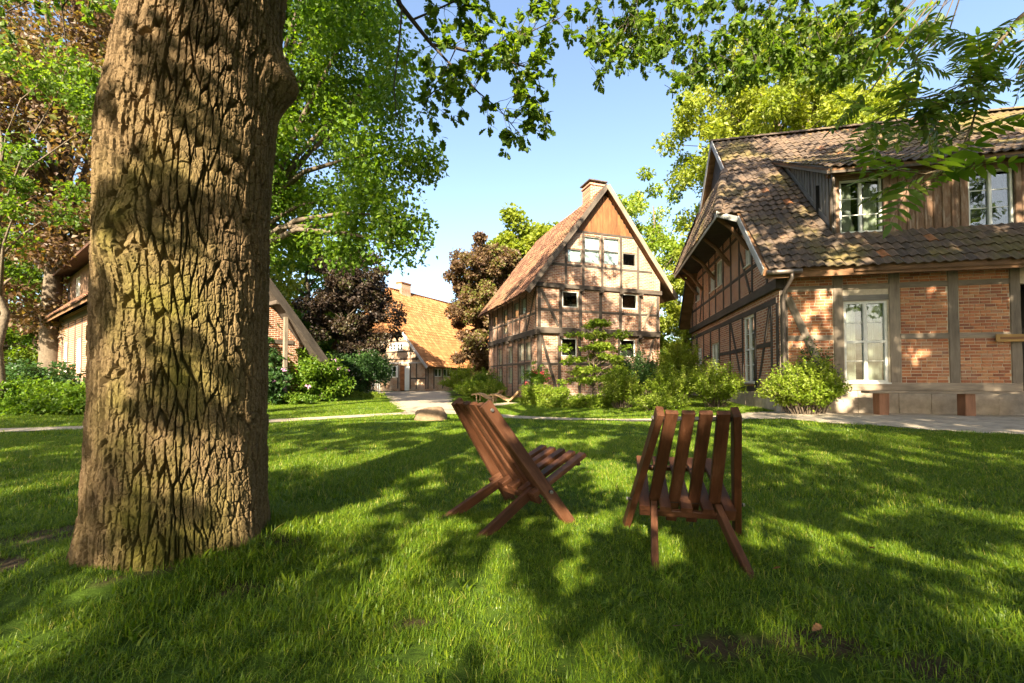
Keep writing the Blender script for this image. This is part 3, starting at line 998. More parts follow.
# half-hip
slab(hA, 'half_hip', [(hx, hy0 - 0.02, hz0), (hx, 12.52 - hy0, hz0), (-0.33, 12.5 - hy1, hz1), (-0.33, hy1, hz1)], 0.14, M['eave_wood'])
hs = Vector((-0.33 - hx, 0, hz1 - hz0))
tl.plane((hx - 0.02, 0, hz0 - 0.02), (0, 1, 0), hs, [[(hy0, 0), (12.5 - hy0, 0), (12.5 - hy1, hs.length), (hy1, hs.length)]])
camA = Matrix.Translation((7.5, 12, 0.15)) @ Matrix.Rotation(A_ANG, 4, 'Z')
camA = camA.inverted() @ Vector((0, 0, EYE))
def tkey(it):
    p, r = it
    d = p - camA
    vis = 0 if (-1.3 < p.x < 6.4) else 100
    return d.length + vis
tl.build(hA, roof, M['tile_obj'], M['tile_join'], 300, tkey)
# hip and ridge tiles
def half_round(a, b, r, n=1, mat=None, name='ridge_tile'):
    a, b = Vector(a), Vector(b)
    for k in range(n):
        p, q = a.lerp(b, (k - 0.06) / n), a.lerp(b, (k + 1.0) / n)
        t = (q - p).normalized()
        sd_ = t.cross(Vector((0, 0, 1))).normalized()
        up = sd_.cross(t)
        mb = MB()
        for (pt, rr) in ((p, r * 1.12), (q, r * 0.95)):
            for i in range(7):
                an = math.pi * i / 6
                mb.v.append(tuple(pt + sd_ * math.cos(an) * rr + up * (math.sin(an) * rr * 0.85 + random.uniform(-.004, .004))))
        for i in range(6):
            mb.f.append((i, i + 1, 8 + i, 7 + i))
        mb.f.append((0, 1, 2, 3, 4, 5, 6))
        mb.build(name, mat, roof, smooth=False)
half_round((hx + 0.02, hy0, hz0 + 0.04), (-0.33, hy1, hz1 + 0.04), 0.13, 8, M['tile_obj'], 'hip_tile')
half_round((hx + 0.02, 12.5 - hy0, hz0 + 0.04), (-0.33, 12.5 - hy1, hz1 + 0.04), 0.13, 8, M['tile_obj'], 'hip_tile')
half_round((-0.3, yr, zr + 0.03), (RX, yr, zr + 0.03), 0.13, 42, M['tile_obj'])
# verge boards, owl hole, soffit, brackets
VB = M['verge_pale']
def vb(a, b, w=0.2, t=0.035, name='verge_board', mat=None):
    return timber(name, hA, a, b, t, w, mat or VB, up=(0, 0, 1), rough=0.002)
vb((-0.59, ye - 0.02, ze - 0.06), (-0.59, hy0 - 0.25, zroof(hy0 - 0.25) - 0.06))
vb((-0.59, 13.0, ze - 0.06), (-0.59, 12.75 - hy0, zroof(hy0 - 0.25) - 0.06), mat=M['timber_dark'])
vb((-0.36, hy1 - 0.1, zroof(hy1 - 0.1) + 0.02), (-0.29, yr, zr + 0.02), 0.22)
vb((-0.36, 12.6 - hy1, zroof(hy1 - 0.1) + 0.02), (-0.29, yr, zr + 0.02), 0.22)
vb((hx - 0.01, hy0 - 0.05, hz0 - 0.05), (hx - 0.01, 12.55 - hy0, hz0 - 0.05), 0.20)
vb((hx, hy0 - 0.04, hz0 - 0.06), (-0.6, hy0 - 0.28, zroof(hy0 - 0.28) - 0.06), 0.17)
MB().prism([(-0.05, hy1 - 0.1, hz1 - 0.3), (-0.05, 12.6 - hy1, hz1 - 0.3), (-0.05, yr, zr - 0.2)], (0.04, 0, 0)).build('owl_hole_boards', M['timber_dark'], hA)
for k in range(6):
    yy = hy1 + 0.25 + k * 0.13
    zt = zroof(yy) - 0.25
    timber('owl_hole_board', hA, (-0.12, yy, hz1 - 0.02), (-0.12, yy, zt), 0.11, 0.025, M['frame'], up=(1, 0, 0), rough=0.001)
MB().prism([(hx + 0.1, hy0 + 0.1, hz0 - 0.02), (hx + 0.1, 12.4 - hy0, hz0 - 0.02), (0.0, 12.4 - hy0, hz0 + 0.0), (0.0, hy0 + 0.1, hz0 + 0.0)], (0, 0, 0.04)).build('soffit', M['timber_dark'], hA)
for c in (2.3, 4.45, 6.8, 9.2, 10.4):
    mb = MB()
    pts = [Vector((-0.06, c, 5.25)), Vector((-0.30, c, 5.55)), Vector((-0.60, c, 6.0)), Vector((-1.0, c, 6.36))]
    mb.tube(pts, [0.075, 0.08, 0.075, 0.07], 6)
    mb.build('bracket', M['eave_wood'], hA)
# eaves fascia, gutter, downpipe
timber('eave_board', hA, (-0.5, ye + 0.06, ze - 0.17), (RX, ye + 0.06, ze - 0.17), 0.04, 0.14, M['eave_wood'], rough=0.003)
MB().prism([(-0.5, ye + 0.05, ze - 0.22), (RX, ye + 0.05, ze - 0.22), (RX, 0.02, ze - 0.02), (-0.5, 0.02, ze - 0.02)], (0, 0, 0.03)).build('eave_soffit', M['eave_wood'], hA)
mb = MB(); mb.tube([(-0.5, ye - 0.05, ze - 0.10), (0.35, ye - 0.05, ze - 0.09)], [0.07, 0.07], 10); mb.build('gutter', M['zinc'], hA, smooth=True)
mb = MB(); mb.tube([(0.12, ye - 0.05, ze - 0.14), (0.12, ye - 0.04, ze - 0.26), (0.05, -0.22, ze - 0.55), (0.05, -0.12, ze - 0.75), (0.05, -0.11, 2.0), (0.05, -0.11, 0.1)], [0.045] * 6, 10); mb.build('downpipe', M['zinc'], hA, smooth=True)
# dormer
wd = Wall((0, 0.75, 0), (1, 0, 0), (0, -1, 0))
dw = [(1.88, 2.95, 5.12, 6.67), (4.98, 6.0, 5.06, 6.64), (8.2, 9.2, 5.06, 6.6)]
infill(hA, wd, 1.66, LEN, 4.95, 7.05, [], dw, M['timber_mid'], 0.12, 'dormer_wall')
for h in dw:
    window(hA, wd, *h, cols=2, rows=1, bars=2, fw=0.055, backing='curtain' if h[0] < 2 else None)
    for c in (h[0] - 0.09, h[1] + 0.09):
        timber('post', hA, wd.p(c, 4.98, 0.0), wd.p(c, 6.95, 0.0), 0.15, 0.07, M['board'], up=(0, -1, 0))
    timber('rail', hA, wd.p(h[0] - 0.02, h[3] + 0.07, 0.0), wd.p(h[1] + 0.02, h[3] + 0.07, 0.0), 0.12, 0.06, M['board'], up=(0, -1, 0))
    timber('rail', hA, wd.p(h[0] - 0.02, h[2] - 0.06, 0.01), wd.p(h[1] + 0.02, h[2] - 0.06, 0.01), 0.09, 0.1, M['board_grey'], up=(0, -1, 0))
timber('dormer_beam', hA, wd.p(1.55, 6.86, 0.03), wd.p(LEN, 6.86, 0.03), 0.16, 0.14, M['eave_wood'], up=(0, -1, 0))
timber('dormer_eave_board', hA, (1.36, dy0 + 0.02, dz0 - 0.09), (RX, dy0 + 0.02, dz0 - 0.09), 0.03, 0.10, M['timber_mid'], rough=0.002)
def boards(u0, u1, step=0.215):
    n = max(1, round((u1 - u0) / step))
    st = (u1 - u0) / n
    for k in range(n):
        c = u0 + (k + 0.5) * st
        timber('board', hA, wd.p(c, 4.98, 0.012), wd.p(c, 6.80, 0.012), st - 0.012, 0.022, M['board'], up=(0, -1, 0), rough=0.002)
    for k in range(n + 1):
        c = u0 + k * st
        timber('batten', hA, wd.p(c, 4.98, 0.036), wd.p(c, 6.80, 0.036), 0.05, 0.026, M['board'], up=(0, -1, 0), rough=0.002)
boards(3.13, 4.80)
boards(6.18, 8.02)
boards(9.38, 12.0)
# dormer cheek with vertical boards
def ck(y): return dz0 + (y - dy0) * (dz1 - dz0) / (yd1 - dy0)
cheek = MB().prism([(1.70, 0.70, zroof(0.70) - 0.05), (1.70, 0.70, ck(0.70)), (1.70, yd1, dz1), ], (0.06, 0, 0)).build('dormer_cheek', M['timber_mid'], hA)
yy = 0.72
while yy < 4.2:
    za, zb = zroof(yy + 0.11) - 0.02, ck(yy) - 0.02
    if zb - za > 0.06:
        timber('board', cheek, (1.685, yy + 0.09, za), (1.685, yy + 0.09, zb), 0.155, 0.022, M['board_grey'], up=(-1, 0, 0), rough=0.002)
        timber('batten', cheek, (1.665, yy + 0.0, zroof(yy)), (1.665, yy + 0.0, zb), 0.05, 0.026, M['board_grey'], up=(-1, 0, 0), rough=0.002)
    yy += 0.19
timber('cheek_verge_board', cheek, (1.46, dy0, dz0 - 0.07), (1.46, yd1 - 0.1, dz1 - 0.07), 0.04, 0.19, M['board_grey'], rough=0.003)
timber('flashing_board', cheek, (1.655, 0.62, zroof(0.62) + 0.10), (1.655, 4.2, zroof(4.2) + 0.10), 0.03, 0.16, M['board_grey'], rough=0.003)
mb = MB(); mb.tube([(1.55, 0.42, 6.86), (1.60, 0.46, 6.55), (1.62, 0.66, 6.25), (1.62, 0.69, 5.2)], [0.04] * 4, 8); mb.build('downpipe', M['zinc'], cheek, smooth=True)
# sign board on the entrance post (lettering too worn to read)
sg = thing('sign_board', 'yellow-brown wooden sign board on the post at the entrance of the long house', 'sign')
sg.matrix_world = Matrix.Translation((7.5, 12, 0.15)) @ Matrix.Rotation(A_ANG, 4, 'Z') @ Matrix.Translation((5.32, -0.10, 1.96))
timber('board', sg, (-0.43, 0, 0), (0.55, 0, 0), 0.03, 0.19, M['sign'], rough=0.001)
MB().box((-0.35, -0.022, -0.03), (0.47, -0.016, 0.03)).build('worn_lettering', M['sign_mark'], sg)
MB().box((-0.06, 0.016, -0.04), (0.0, 0.085, 0.04)).build('bracket', M['black'], sg)

# bench in front of the right-hand house
bn = thing('bench', 'low wooden bench with two block legs against the long house front', 'bench')
bn.matrix_world = Matrix.Translation((7.5, 12, 0.15)) @ Matrix.Rotation(A_ANG, 4, 'Z') @ Matrix.Translation((3.1, -0.55, 0.0))
gzb = float(gz(*(bn.matrix_world.translation[:2]))) - 0.15
timber('seat', bn, (-1.35, 0, 0.585 + gzb), (2.6, 0, 0.585 + gzb), 0.36, 0.055, M['timber_grey'], rough=0.004)
for c in (-1.0, 0.82, 2.3):
    timber('leg', bn, (c, 0, gzb - 0.03), (c, 0, 0.556 + gzb), 0.28, 0.22, M['bench'], up=(1, 0, 0))

# ------------------------------------------------------------------ middle house
hB = thing('half_timbered_house', 'tall narrow half-timbered brick house with steep gable, chimney and boarded gable top', 'house', (1.22, 21, 0), R(18.9))
bf = Wall((0, 0, 0), (1, 0, 0), (0, -1, 0))
bs = Wall((0, 0, 0), (0, 1, 0), (-1, 0, 0))
TM = M['timber_mid']
BW, BL = 7.2, 8.6
mx, za_ = 3.75, 11.0
lo_f = Wall((0, 0.14, 0), (1, 0, 0), (0, -1, 0))
lo_s = Wall((0.10, 0, 0), (0, 1, 0), (-1, 0, 0))
KB = (11.0 - 5.40) / (mx + 0.55)
def zl(x): return 5.40 + (x + 0.55) * KB
KR = (11.0 - 5.55) / (7.95 - mx)
def zrr(x): return 5.55 + (7.95 - x) * KR
wlow = [(1.38, 2.26, 2.2, 3.12), (4.82, 5.74, 2.22, 3.15)]
wup = [(1.38, 2.28, 4.66, 5.48), (4.84, 5.80, 4.76, 5.56)]
wtop = [(1.64, 2.46, 6.95, 7.64), (2.60, 3.52, 6.98, 8.38), (3.72, 4.66, 7.0, 8.42), (4.86, 5.70, 7.03, 7.72)]
infill(hB, lo_f, 0.1, BW - 0.05, 0.0, 3.35, [], wlow, M['brickpaleX'], 0.2, 'wall')
infill(hB, bf, 0, BW, 3.35, 5.62, [], wup, M['brickpaleX'], 0.2, 'wall')
hp = [(-KB, 1, 5.40 + 0.55 * KB - 0.16), (KR, 1, 5.55 + 7.95 * KR - 0.16)]
infill(hB, bf, 0, BW, 5.62, 8.62, hp, wtop, M['brickpaleX'], 0.2, 'wall', -0.06)
bt_ = Wall((0, -0.06, 0), (1, 0, 0), (0, -1, 0))
def gable_z(x): return min(zl(x), zrr(x)) - 0.18
infill(hB, bt_, 0.5, 7, 8.6, 11, hp, [], M['timber_mid'], 0.1, 'gable_top')
for k in range(18):
    c = 2.35 + k * 0.175
    zt = gable_z(c)
    if zt > 8.66:
        timber('board', hB, bt_.p(c, 8.60, 0.02), bt_.p(c, zt, 0.02), 0.165, 0.022, M['board_orange'], up=(0, -1, 0), rough=0.002)
rail(hB, lo_f, 0.1, BW - 0.05, 0.0, 0.30, M['sandstone'], 0.04, name='plinth')
rail(hB, bf, -0.02, BW + 0.02, 3.32, 3.62, TM, 0.05, name='jetty_beam')
rail(hB, bf, -0.1, BW + 0.1, 5.60, 5.82, TM, 0.10, name='jetty_beam')
for c in (1.3, 2.4, 3.55, 4.75, 5.95):
    for zc in (3.25, 5.55):
        mb = MB().box((c - 0.08, -0.24 if zc > 4 else -0.10, zc - 0.08), (c + 0.08, 0.02, zc + 0.06))
        mb.build('beam_end', TM, hB)
for (wl_, z0, z1, op) in ((lo_f, 0.30, 3.25, 0.02), (bf, 3.62, 5.58, 0.02)):
    for c in (0.12 if wl_ is bf else 0.2, 1.27, 2.40, 3.55, 4.74, 5.93, BW - 0.12):
        post(hB, wl_, c - 0.085, c + 0.085, z0, z1, TM)
for z in (4.42, ):
    for a, b in ((0.2, 1.19), (1.35, 2.32), (2.48, 3.47), (3.63, 4.66), (4.82, 5.85), (6.01, 7.0)):
        rail(hB, bf, a, b, z, z + 0.13, TM)
for a, b in ((0.3, 1.19), (1.35, 2.32), (2.48, 3.47), (3.63, 4.66), (4.82, 5.85), (6.01, 7.0)):
    rail(hB, lo_f, a, b, 1.75, 1.88, TM)
brace(hB, bf, (0.22, 5.5), (1.15, 3.68), 0.15, TM)
brace(hB, bf, (7.0, 5.5), (6.1, 3.75), 0.13, M['timber_grey'])
brace(hB, lo_f, (0.3, 3.2), (1.1, 0.5), 0.15, TM)
brace(hB, lo_f, (6.9, 3.2), (6.1, 0.5), 0.15, TM)
for c in (1.55, 2.53, 3.62, 4.76, 5.80):
    post(hB, bt_, c - 0.07, c + 0.07, 5.82, min(8.6, gable_z(c) - 0.05), TM)
for a, b in ((0.7, 1.48), (1.62, 2.46), (2.60, 3.55), (3.69, 4.69), (4.83, 5.73), (5.87, 6.7)):
    rail(hB, bt_, a, b, 6.72, 6.86, TM)
rail(hB, bt_, 2.1, 5.6, 8.50, 8.64, TM, 0.03)
for h in wlow + wup:
    window(hB, lo_f if h[2] < 3 else bf, *h, cols=1, rows=1, bars=0, fw=0.05, sill=False, fmat=M['frame'])
for k, h in enumerate(wtop):
    window(hB, bt_, *h, cols=1, rows=2 if k in (1, 2) else 1, bars=0, fw=0.045, sill=False, fmat=M['board_grey'], backing=M['painted_reflection'] if k < 3 else None)
# long side
sup = [(6.68, 7.55, 4.38, 5.11), (4.65, 5.47, 3.75, 5.2), (2.67, 3.54, 4.45, 5.3), (1.55, 2.31, 4.48, 5.35)]
slo = [(5.99, 6.82, 1.9, 2.95), (4.05, 4.83, 1.93, 2.95), (2.07, 2.94, 2.0, 2.98), (1.11, 1.92, 2.0, 2.98), (2.07, 2.94, 0.75, 1.82), (1.11, 1.92, 0.75, 1.82), (4.05, 4.83, 0.75, 1.75), (5.99, 6.82, 0.75, 1.75)]
infill(hB, lo_s, 0.1, BL, 0.0, 3.3, [], slo, M['brickpaleY'], 0.2, 'side_wall')
infill(hB, bs, 0, BL, 3.3, 5.7, [], sup, M['brickpaleY'], 0.2, 'side_wall')
rail(hB, bs, 0, BL, 3.25, 3.52, TM, 0.05, name='jetty_beam')
for c in (0.12, 1.0, 2.0, 3.0, 3.95, 4.95, 5.9, 6.9, 7.7, 8.5):
    post(hB, lo_s, c - 0.07, c + 0.07, 0.1, 3.25, TM)
for c in (0.12, 1.45, 2.45, 3.65, 4.55, 5.57, 6.58, 7.65, 8.5):
    post(hB, bs, c - 0.07, c + 0.07, 3.52, 5.6, TM)
rail(hB, bs, 0.2, 8.45, 4.25, 4.38, TM, 0.012)
rail(hB, lo_s, 0.2, 8.45, 1.82, 1.93, TM, 0.012)
brace(hB, bs, (0.25, 5.4), (1.35, 3.6), 0.13, TM)
brace(hB, bs, (7.75, 3.6), (8.4, 5.4), 0.13, TM)
for k in range(9):
    c = 0.5 + k
    MB().box((-0.14, c - 0.08, 3.12), (0.05, c + 0.08, 3.25)).build('beam_end', TM, hB)
for h in sup + slo:
    window(hB, bs if h[2] > 3.5 else lo_s, *h, cols=1, rows=1, bars=0, fw=0.05, sill=False, fmat=M['board_grey'], backing=M['painted_reflection_warm'])
infill(hB, Wall((BW, 0, 0), (0, 1, 0), (1, 0, 0)), 0, BL, 0, 5.7, [], [], M['brickpaleY'], 0.2, 'far_side_wall')
infill(hB, Wall((0, BL, 0), (1, 0, 0), (0, 1, 0)), 0, BW, 0, 10.8, hp, [], M['brickpaleX'], 0.2, 'back_wall')
v0, v1 = -0.42, BL + 0.4
rB = slab(hB, 'roof', [(-0.62, v0, zl(-0.62)), (mx, v0, za_), (mx, v1, za_), (-0.62, v1, zl(-0.62))], 0.13, M['eave_wood'])
slab(hB, 'roof_slab', [(8.0, v0, zrr(8.0)), (mx, v0, za_), (mx, v1, za_), (8.0, v1, zrr(8.0))], 0.13, M['eave_wood'])
tb = Tiler(0.25, 0.33, 0.032)
sB = Vector((1, 0, KB))
lB = math.hypot(mx + 0.62, (mx + 0.62) * KB)
tb.plane((-0.64, 0, zl(-0.64)), (0, 1, 0), sB, [[(v0 + 0.05, 0), (v1, 0), (v1, lB), (v0 + 0.05, lB)]])
sBr = Vector((-1, 0, KR))
tb.plane((8.02, 0, zrr(8.02)), (0, 1, 0), sBr, [[(v0 + 0.05, 0), (v1, 0), (v1, math.hypot(8.02 - mx, (8.02 - mx) * KR)), (v0 + 0.05, math.hypot(8.02 - mx, (8.02 - mx) * KR))]])
tb.build(hB, rB, None, M['tile_red'])
timber('verge_board', hB, (-0.66, v0 - 0.02, zl(-0.66) - 0.04), (mx, v0 - 0.02, za_ - 0.02), 0.05, 0.24, M['timber_mid'], up=(0, 0, 1), rough=0.004)
timber('verge_board', hB, (8.04, v0 - 0.02, zrr(8.04) - 0.04), (mx, v0 - 0.03, za_ - 0.02), 0.05, 0.24, M['timber_grey'], up=(0, 0, 1), rough=0.004)
ch = MB().box((3.30, 0.55, 10.1), (4.20, 1.45, 11.38)).build('chimney', M['brickwallX'], hB)
MB().box((3.25, 0.5, 11.38), (4.25, 1.5, 11.48)).build('chimney_collar', M['brickwallX'], ch)
for (cx_, cy_) in ((3.33, 0.58), (4.13, 0.58), (3.33, 1.38), (4.13, 1.38)):
    MB().box((cx_, cy_, 11.48), (cx_ + 0.05, cy_ + 0.05, 11.60)).build('cap_leg', M['zinc'], ch)
MB().prism([(3.2, 0.45, 11.60), (4.3, 0.45, 11.60), (4.3, 1.55, 11.60), (3.2, 1.55, 11.60)], (0, 0, 0.05)).build('chimney_cap', M['zinc'], ch)

# ------------------------------------------------------------------ far house
hF = thing('farmhouse', 'distant cream half-timbered farmhouse with huge orange tiled roof', 'house', (-6.92, 35, 0), R(-28))
ff = Wall((0, 0, 0), (1, 0, 0), (0, -1, 0))
fs = Wall((0, 0, 0), (0, 1, 0), (1, 0, 0))
FW, FL, fr = 12.3, 17.0, -6.15
fzr, fze = 9.38, 2.12
KF = (fzr - fze) / (0.25 - fr)
def zf(x): return fze + (0.25 - x) * KF
fhz = 4.95
fwn = [(-4.12, -3.42, 3.42, 4.05), (-3.28, -2.58, 3.42, 4.05), (-5.85, -4.75, 1.15, 2.15), (-4.35, -3.3, 1.15, 2.15), (-8.2, -7.2, 1.15, 2.15), (-9.9, -8.9, 1.15, 2.15), (-7.6, -6.4, 3.42, 4.05)]
fdoor = (-2.95, -1.85, 0.0, 2.12)
fh = [(KF, 1, fze + 0.25 * KF - 0.2), (-KF, 1, fze + 0.25 * KF - 0.2 + KF * FW)]
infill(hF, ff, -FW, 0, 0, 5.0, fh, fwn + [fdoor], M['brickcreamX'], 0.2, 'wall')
for c in (-0.1, -1.1, -1.75, -3.12, -4.55, -6.0, -7.0, -8.5, -10.2, -11.5):
    z1 = min(4.9, zf(c) - 0.3, zf(-FW - c) - 0.3)
    post(hF, ff, c - 0.07, c + 0.07, 0.2, 2.3 if z1 > 2.5 else z1, TM)
    if z1 > 3 and c not in (-3.12,):
        post(hF, ff, c - 0.07, c + 0.07, 2.55, z1, TM)
for z, a, b in ((2.30, -11.5, -0.6), (2.62, -11.2, -0.9), (3.25, -10.5, -1.2), (4.15, -10, -1.9), (1.0, -1.75, -0.1), (1.0, -11.8, -6.1)):
    rail(hF, ff, a, b, z, z + 0.13, M['verge_pale'] if z == 2.30 else TM)
for h in fwn:
    window(hF, ff, *h, cols=2, rows=1, bars=1, fw=0.07, fmat=M['frame_white'], sill=False)
    if h[2] < 2:
        for c in (h[0] - 0.22, h[1] + 0.02):
            MB().box((c, -0.06, h[2]), (c + 0.2, -0.02, h[3])).build('shutter', M['frame_white'], hF)
dr = MB().box((fdoor[0] + 0.05, 0.04, 0.05), (fdoor[0] + 0.5, 0.09, 2.08)).build('door', M['door'], hF)
MB().box((fdoor[0] + 0.54, 0.04, 0.05), (fdoor[1] - 0.05, 0.09, 2.08)).build('door', M['frame_white'], hF)
infill(hF, fs, 0, FL, 0, 2.3, [], [(1.0, 2.0, 1.2, 1.9), (2.2, 3.2, 1.2, 1.9)], M['brickcreamY'], 0.2, 'side_wall')
for c in (0.12, 0.9, 2.1, 3.3, 4.6, 6, 8, 10, 12, 14, 16):
    post(hF, fs, c - 0.07, c + 0.07, 0.2, 2.2, TM)
for h in ((1.0, 2.0, 1.2, 1.9), (2.2, 3.2, 1.2, 1.9)):
    window(hF, fs, *h, cols=2, rows=1, bars=0, fw=0.06, sill=False)
infill(hF, Wall((-FW, 0, 0), (0, 1, 0), (-1, 0, 0)), 0, FL, 0, 2.3, [], [], M['brickcreamY'], 0.2, 'side_wall')
infill(hF, Wall((0, FL, 0), (1, 0, 0), (0, 1, 0)), -FW, 0, 0, 9, fh, [], M['brickcreamX'], 0.2, 'back_wall')
# roof planes
fv = -0.45
def xs_at(z): return 0.25 - (z - fze) / KF
xh = xs_at(fhz)
yh = 1.95
Pf = lambda x, y: (x, y, zf(x))
rF = slab(hF, 'roof', [Pf(0.35, fv), Pf(0.35, FL), (fr, FL, fzr), (fr, yh, fzr), (xh, fv, fhz)], 0.14, M['eave_wood'])
Pl = lambda x, y: (-FW - x, y, zf(x))
slab(hF, 'roof_slab', [Pl(0.35, fv), Pl(0.35, FL), (fr, FL, fzr), (fr, yh, fzr), (-FW - xh, fv, fhz)], 0.14, M['eave_wood'])
slab(hF, 'half_hip', [(xh, fv - 0.02, fhz), (-FW - xh, fv - 0.02, fhz), (fr, yh, fzr)], 0.1, M['eave_wood'])
tf_ = Tiler(0.30, 0.36, 0.036)
lF = math.hypot(0.35 - fr, (0.35 - fr) * KF)
sF = Vector((-1, 0, KF)).normalized()
def sxF(x): return (0.35 - x) * math.hypot(1, KF)
tf_.plane((0.35, 0, zf(0.35)), (0, 1, 0), sF, [[(fv, 0), (FL, 0), (FL, lF), (yh, lF), (fv, sxF(xh))]], 0.4)
hsF = Vector((0, yh - fv, fzr - fhz))
tf_.plane((0, fv - 0.03, fhz), (1, 0, 0), hsF, [[(-FW - xh, 0), (xh, 0), (fr, hsF.length)]], 0.4)
tf_.build(hF, rF, None, M['tile_orange'])
timber('verge_board', hF, (0.38, fv - 0.03, zf(0.38) - 0.06), (xh, fv - 0.03, fhz - 0.06), 0.05, 0.22, M['verge_pale'], rough=0.003)
timber('hip_capping', hF, (xh, fv, fhz + 0.09), (fr, yh, fzr + 0.10), 0.2, 0.08, M['tile_orange'], rough=0.003)
timber('ridge_capping', hF, (fr, yh, fzr + 0.07), (fr, FL, fzr + 0.07), 0.26, 0.1, M['tile_orange'], rough=0.003)
cf = MB().box((-6.5, 3.3, 9.0), (-5.8, 4.6, 10.15)).build('chimney', M['brickcreamX'], hF)
MB().box((-6.55, 3.25, 10.15), (-5.75, 4.65, 10.27)).build('chimney_collar', M['tile_orange'], cf)
# picket fence by the far house
fe = thing('picket_fence', 'short weathered picket fence in front of the distant farmhouse', 'fence', (-10.6, 31.0, 0), R(-8))
for k in range(9):
    timber('picket', fe, (k * 0.14, 0, -0.02), (k * 0.14, 0.0, 0.75 + 0.05 * (k % 2)), 0.06, 0.03, M['verge_pale'], up=(0, 1, 0), rough=0.002)
for z in (0.2, 0.6):
    timber('rail', fe, (-0.05, 0.035, z), (1.2, 0.035, z), 0.03, 0.06, M['verge_pale'], rough=0.002)

# ------------------------------------------------------------------ left house behind the oak
hL = thing('half_timbered_house', 'brick half-timbered house behind the big oak trunk, tiled roof reaching low', 'house', (-13.08, 14, 0), R(53.1))
lf = Wall((0, 0, 0), (1, 0, 0), (0, -1, 0))
ls = Wall((0, 0, 0), (0, 1, 0), (-1, 0, 0))
lx, lz = 2.8, 7.1
LLEN = 20.0
K1 = (lz - 3.8) / (lx + 0.45)
K2 = (lz - 1.85) / (6.95 - lx)
def zl1(x): return lz - (lx - x) * K1
def zl2(x): return lz - (x - lx) * K2
lh = [(-K1, 1, zl1(0) - 0.2), (K2, 1, zl2(0) - 0.2)]
lwg = [(0.7, 1.7, 1.1, 2.3), (3.6, 4.4, 1.1, 2.2)]
infill(hL, lf, 0, 6.3, 0, 7.1, lh, lwg, M['left_wall_x'], 0.2, 'wall')
for c in (0.1, 1.9, 3.3, 4.7, 6.2):
    post(hL, lf, c - 0.09, c + 0.09, 0.1, min(zl1(c), zl2(c)) - 0.35, TM)
for z, a, b in ((2.55, 0.1, 5.9), (0.4, 0.1, 6.2), (4.2, 0.6, 4.7)):
    rail(hL, lf, a, b, z, z + 0.18, TM, 0.03)
lsw = [(1.2, 2.2, 1.2, 2.7), (5.0, 6.0, 1.3, 2.7), (8.0, 9.0, 1.3, 2.7), (12, 13.2, 1.3, 2.7)]
infill(hL, ls, 0, LLEN, 0, 3.9, [], lsw, M['left_wall_y'], 0.2, 'side_wall')
for c in (0.1, 1.0, 2.4, 3.6, 4.8, 6.2, 7.8, 9.2, 10.6, 11.8, 13.4, 15, 16.6, 18.2, 19.9):
    post(hL, ls, c - 0.09, c + 0.09, 0.1, 3.6, TM)
rail(hL, ls, 0, LLEN, 3.5, 3.72, TM, 0.03, name='top_plate')
rail(hL, ls, 0, LLEN, 0.2, 0.42, TM, 0.03, name='sill_beam')
for h in lsw:
    window(hL, ls, *h, cols=2, rows=1, bars=1, fw=0.07, fmat=M['frame_white'], sill=False)
for h in lwg:
    window(hL, lf, *h, cols=2, rows=1, bars=1, fw=0.07, fmat=M['frame_white'], sill=False)
infill(hL, Wall((6.3, 0, 0), (0, 1, 0), (1, 0, 0)), 0, LLEN, 0, 2.6, [], [], M['left_wall_y'], 0.2, 'far_side_wall')
infill(hL, Wall((0, LLEN, 0), (1, 0, 0), (0, 1, 0)), 0, 6.3, 0, 7, lh, [], M['left_wall_x'], 0.2, 'back_wall')
g0, g1 = -0.8, LLEN + 0.5
rL = slab(hL, 'roof', [(-0.5, g0, zl1(-0.5)), (lx, g0, lz), (lx, g1, lz), (-0.5, g1, zl1(-0.5))], 0.14, M['eave_wood'])
slab(hL, 'roof_slab', [(6.98, g0, zl2(6.98)), (lx, g0, lz), (lx, g1, lz), (6.98, g1, zl2(6.98))], 0.14, M['timber_mid'])
tL = Tiler(0.26, 0.34, 0.03)
tL.plane((-0.52, 0, zl1(-0.52)), (0, 1, 0), (1, 0, K1), [[(g0, 0), (g1, 0), (g1, (lx + 0.52) * math.hypot(1, K1)), (g0, (lx + 0.52) * math.hypot(1, K1))]])
tL.plane((7.0, 0, zl2(7.0)), (0, 1, 0), (-1, 0, K2), [[(g0, 0), (g1, 0), (g1, (7.0 - lx) * math.hypot(1, K2)), (g0, (7.0 - lx) * math.hypot(1, K2))]])
tL.build(hL, rL, None, M['tile_red'])
timber('verge_board', hL, (7.02, g0 - 0.03, zl2(7.02) - 0.05), (lx, g0 - 0.03, lz - 0.03), 0.05, 0.30, M['timber_dark'], rough=0.004)
timber('verge_board', hL, (-0.55, g0 - 0.03, zl1(-0.55) - 0.05), (lx, g0 - 0.03, lz - 0.03), 0.05, 0.26, M['timber_grey'], rough=0.004)
timber('purlin', hL, (4.9, g0 + 0.02, zl2(4.9) - 0.25), (4.9, 0.1, zl2(4.9) - 0.25), 0.16, 0.16, TM)
timber('porch_post', hL, (5.35, -0.45, -0.02), (5.35, -0.45, zl2(5.35) - 0.22), 0.15, 0.15, M['timber_grey'], up=(0, 1, 0))
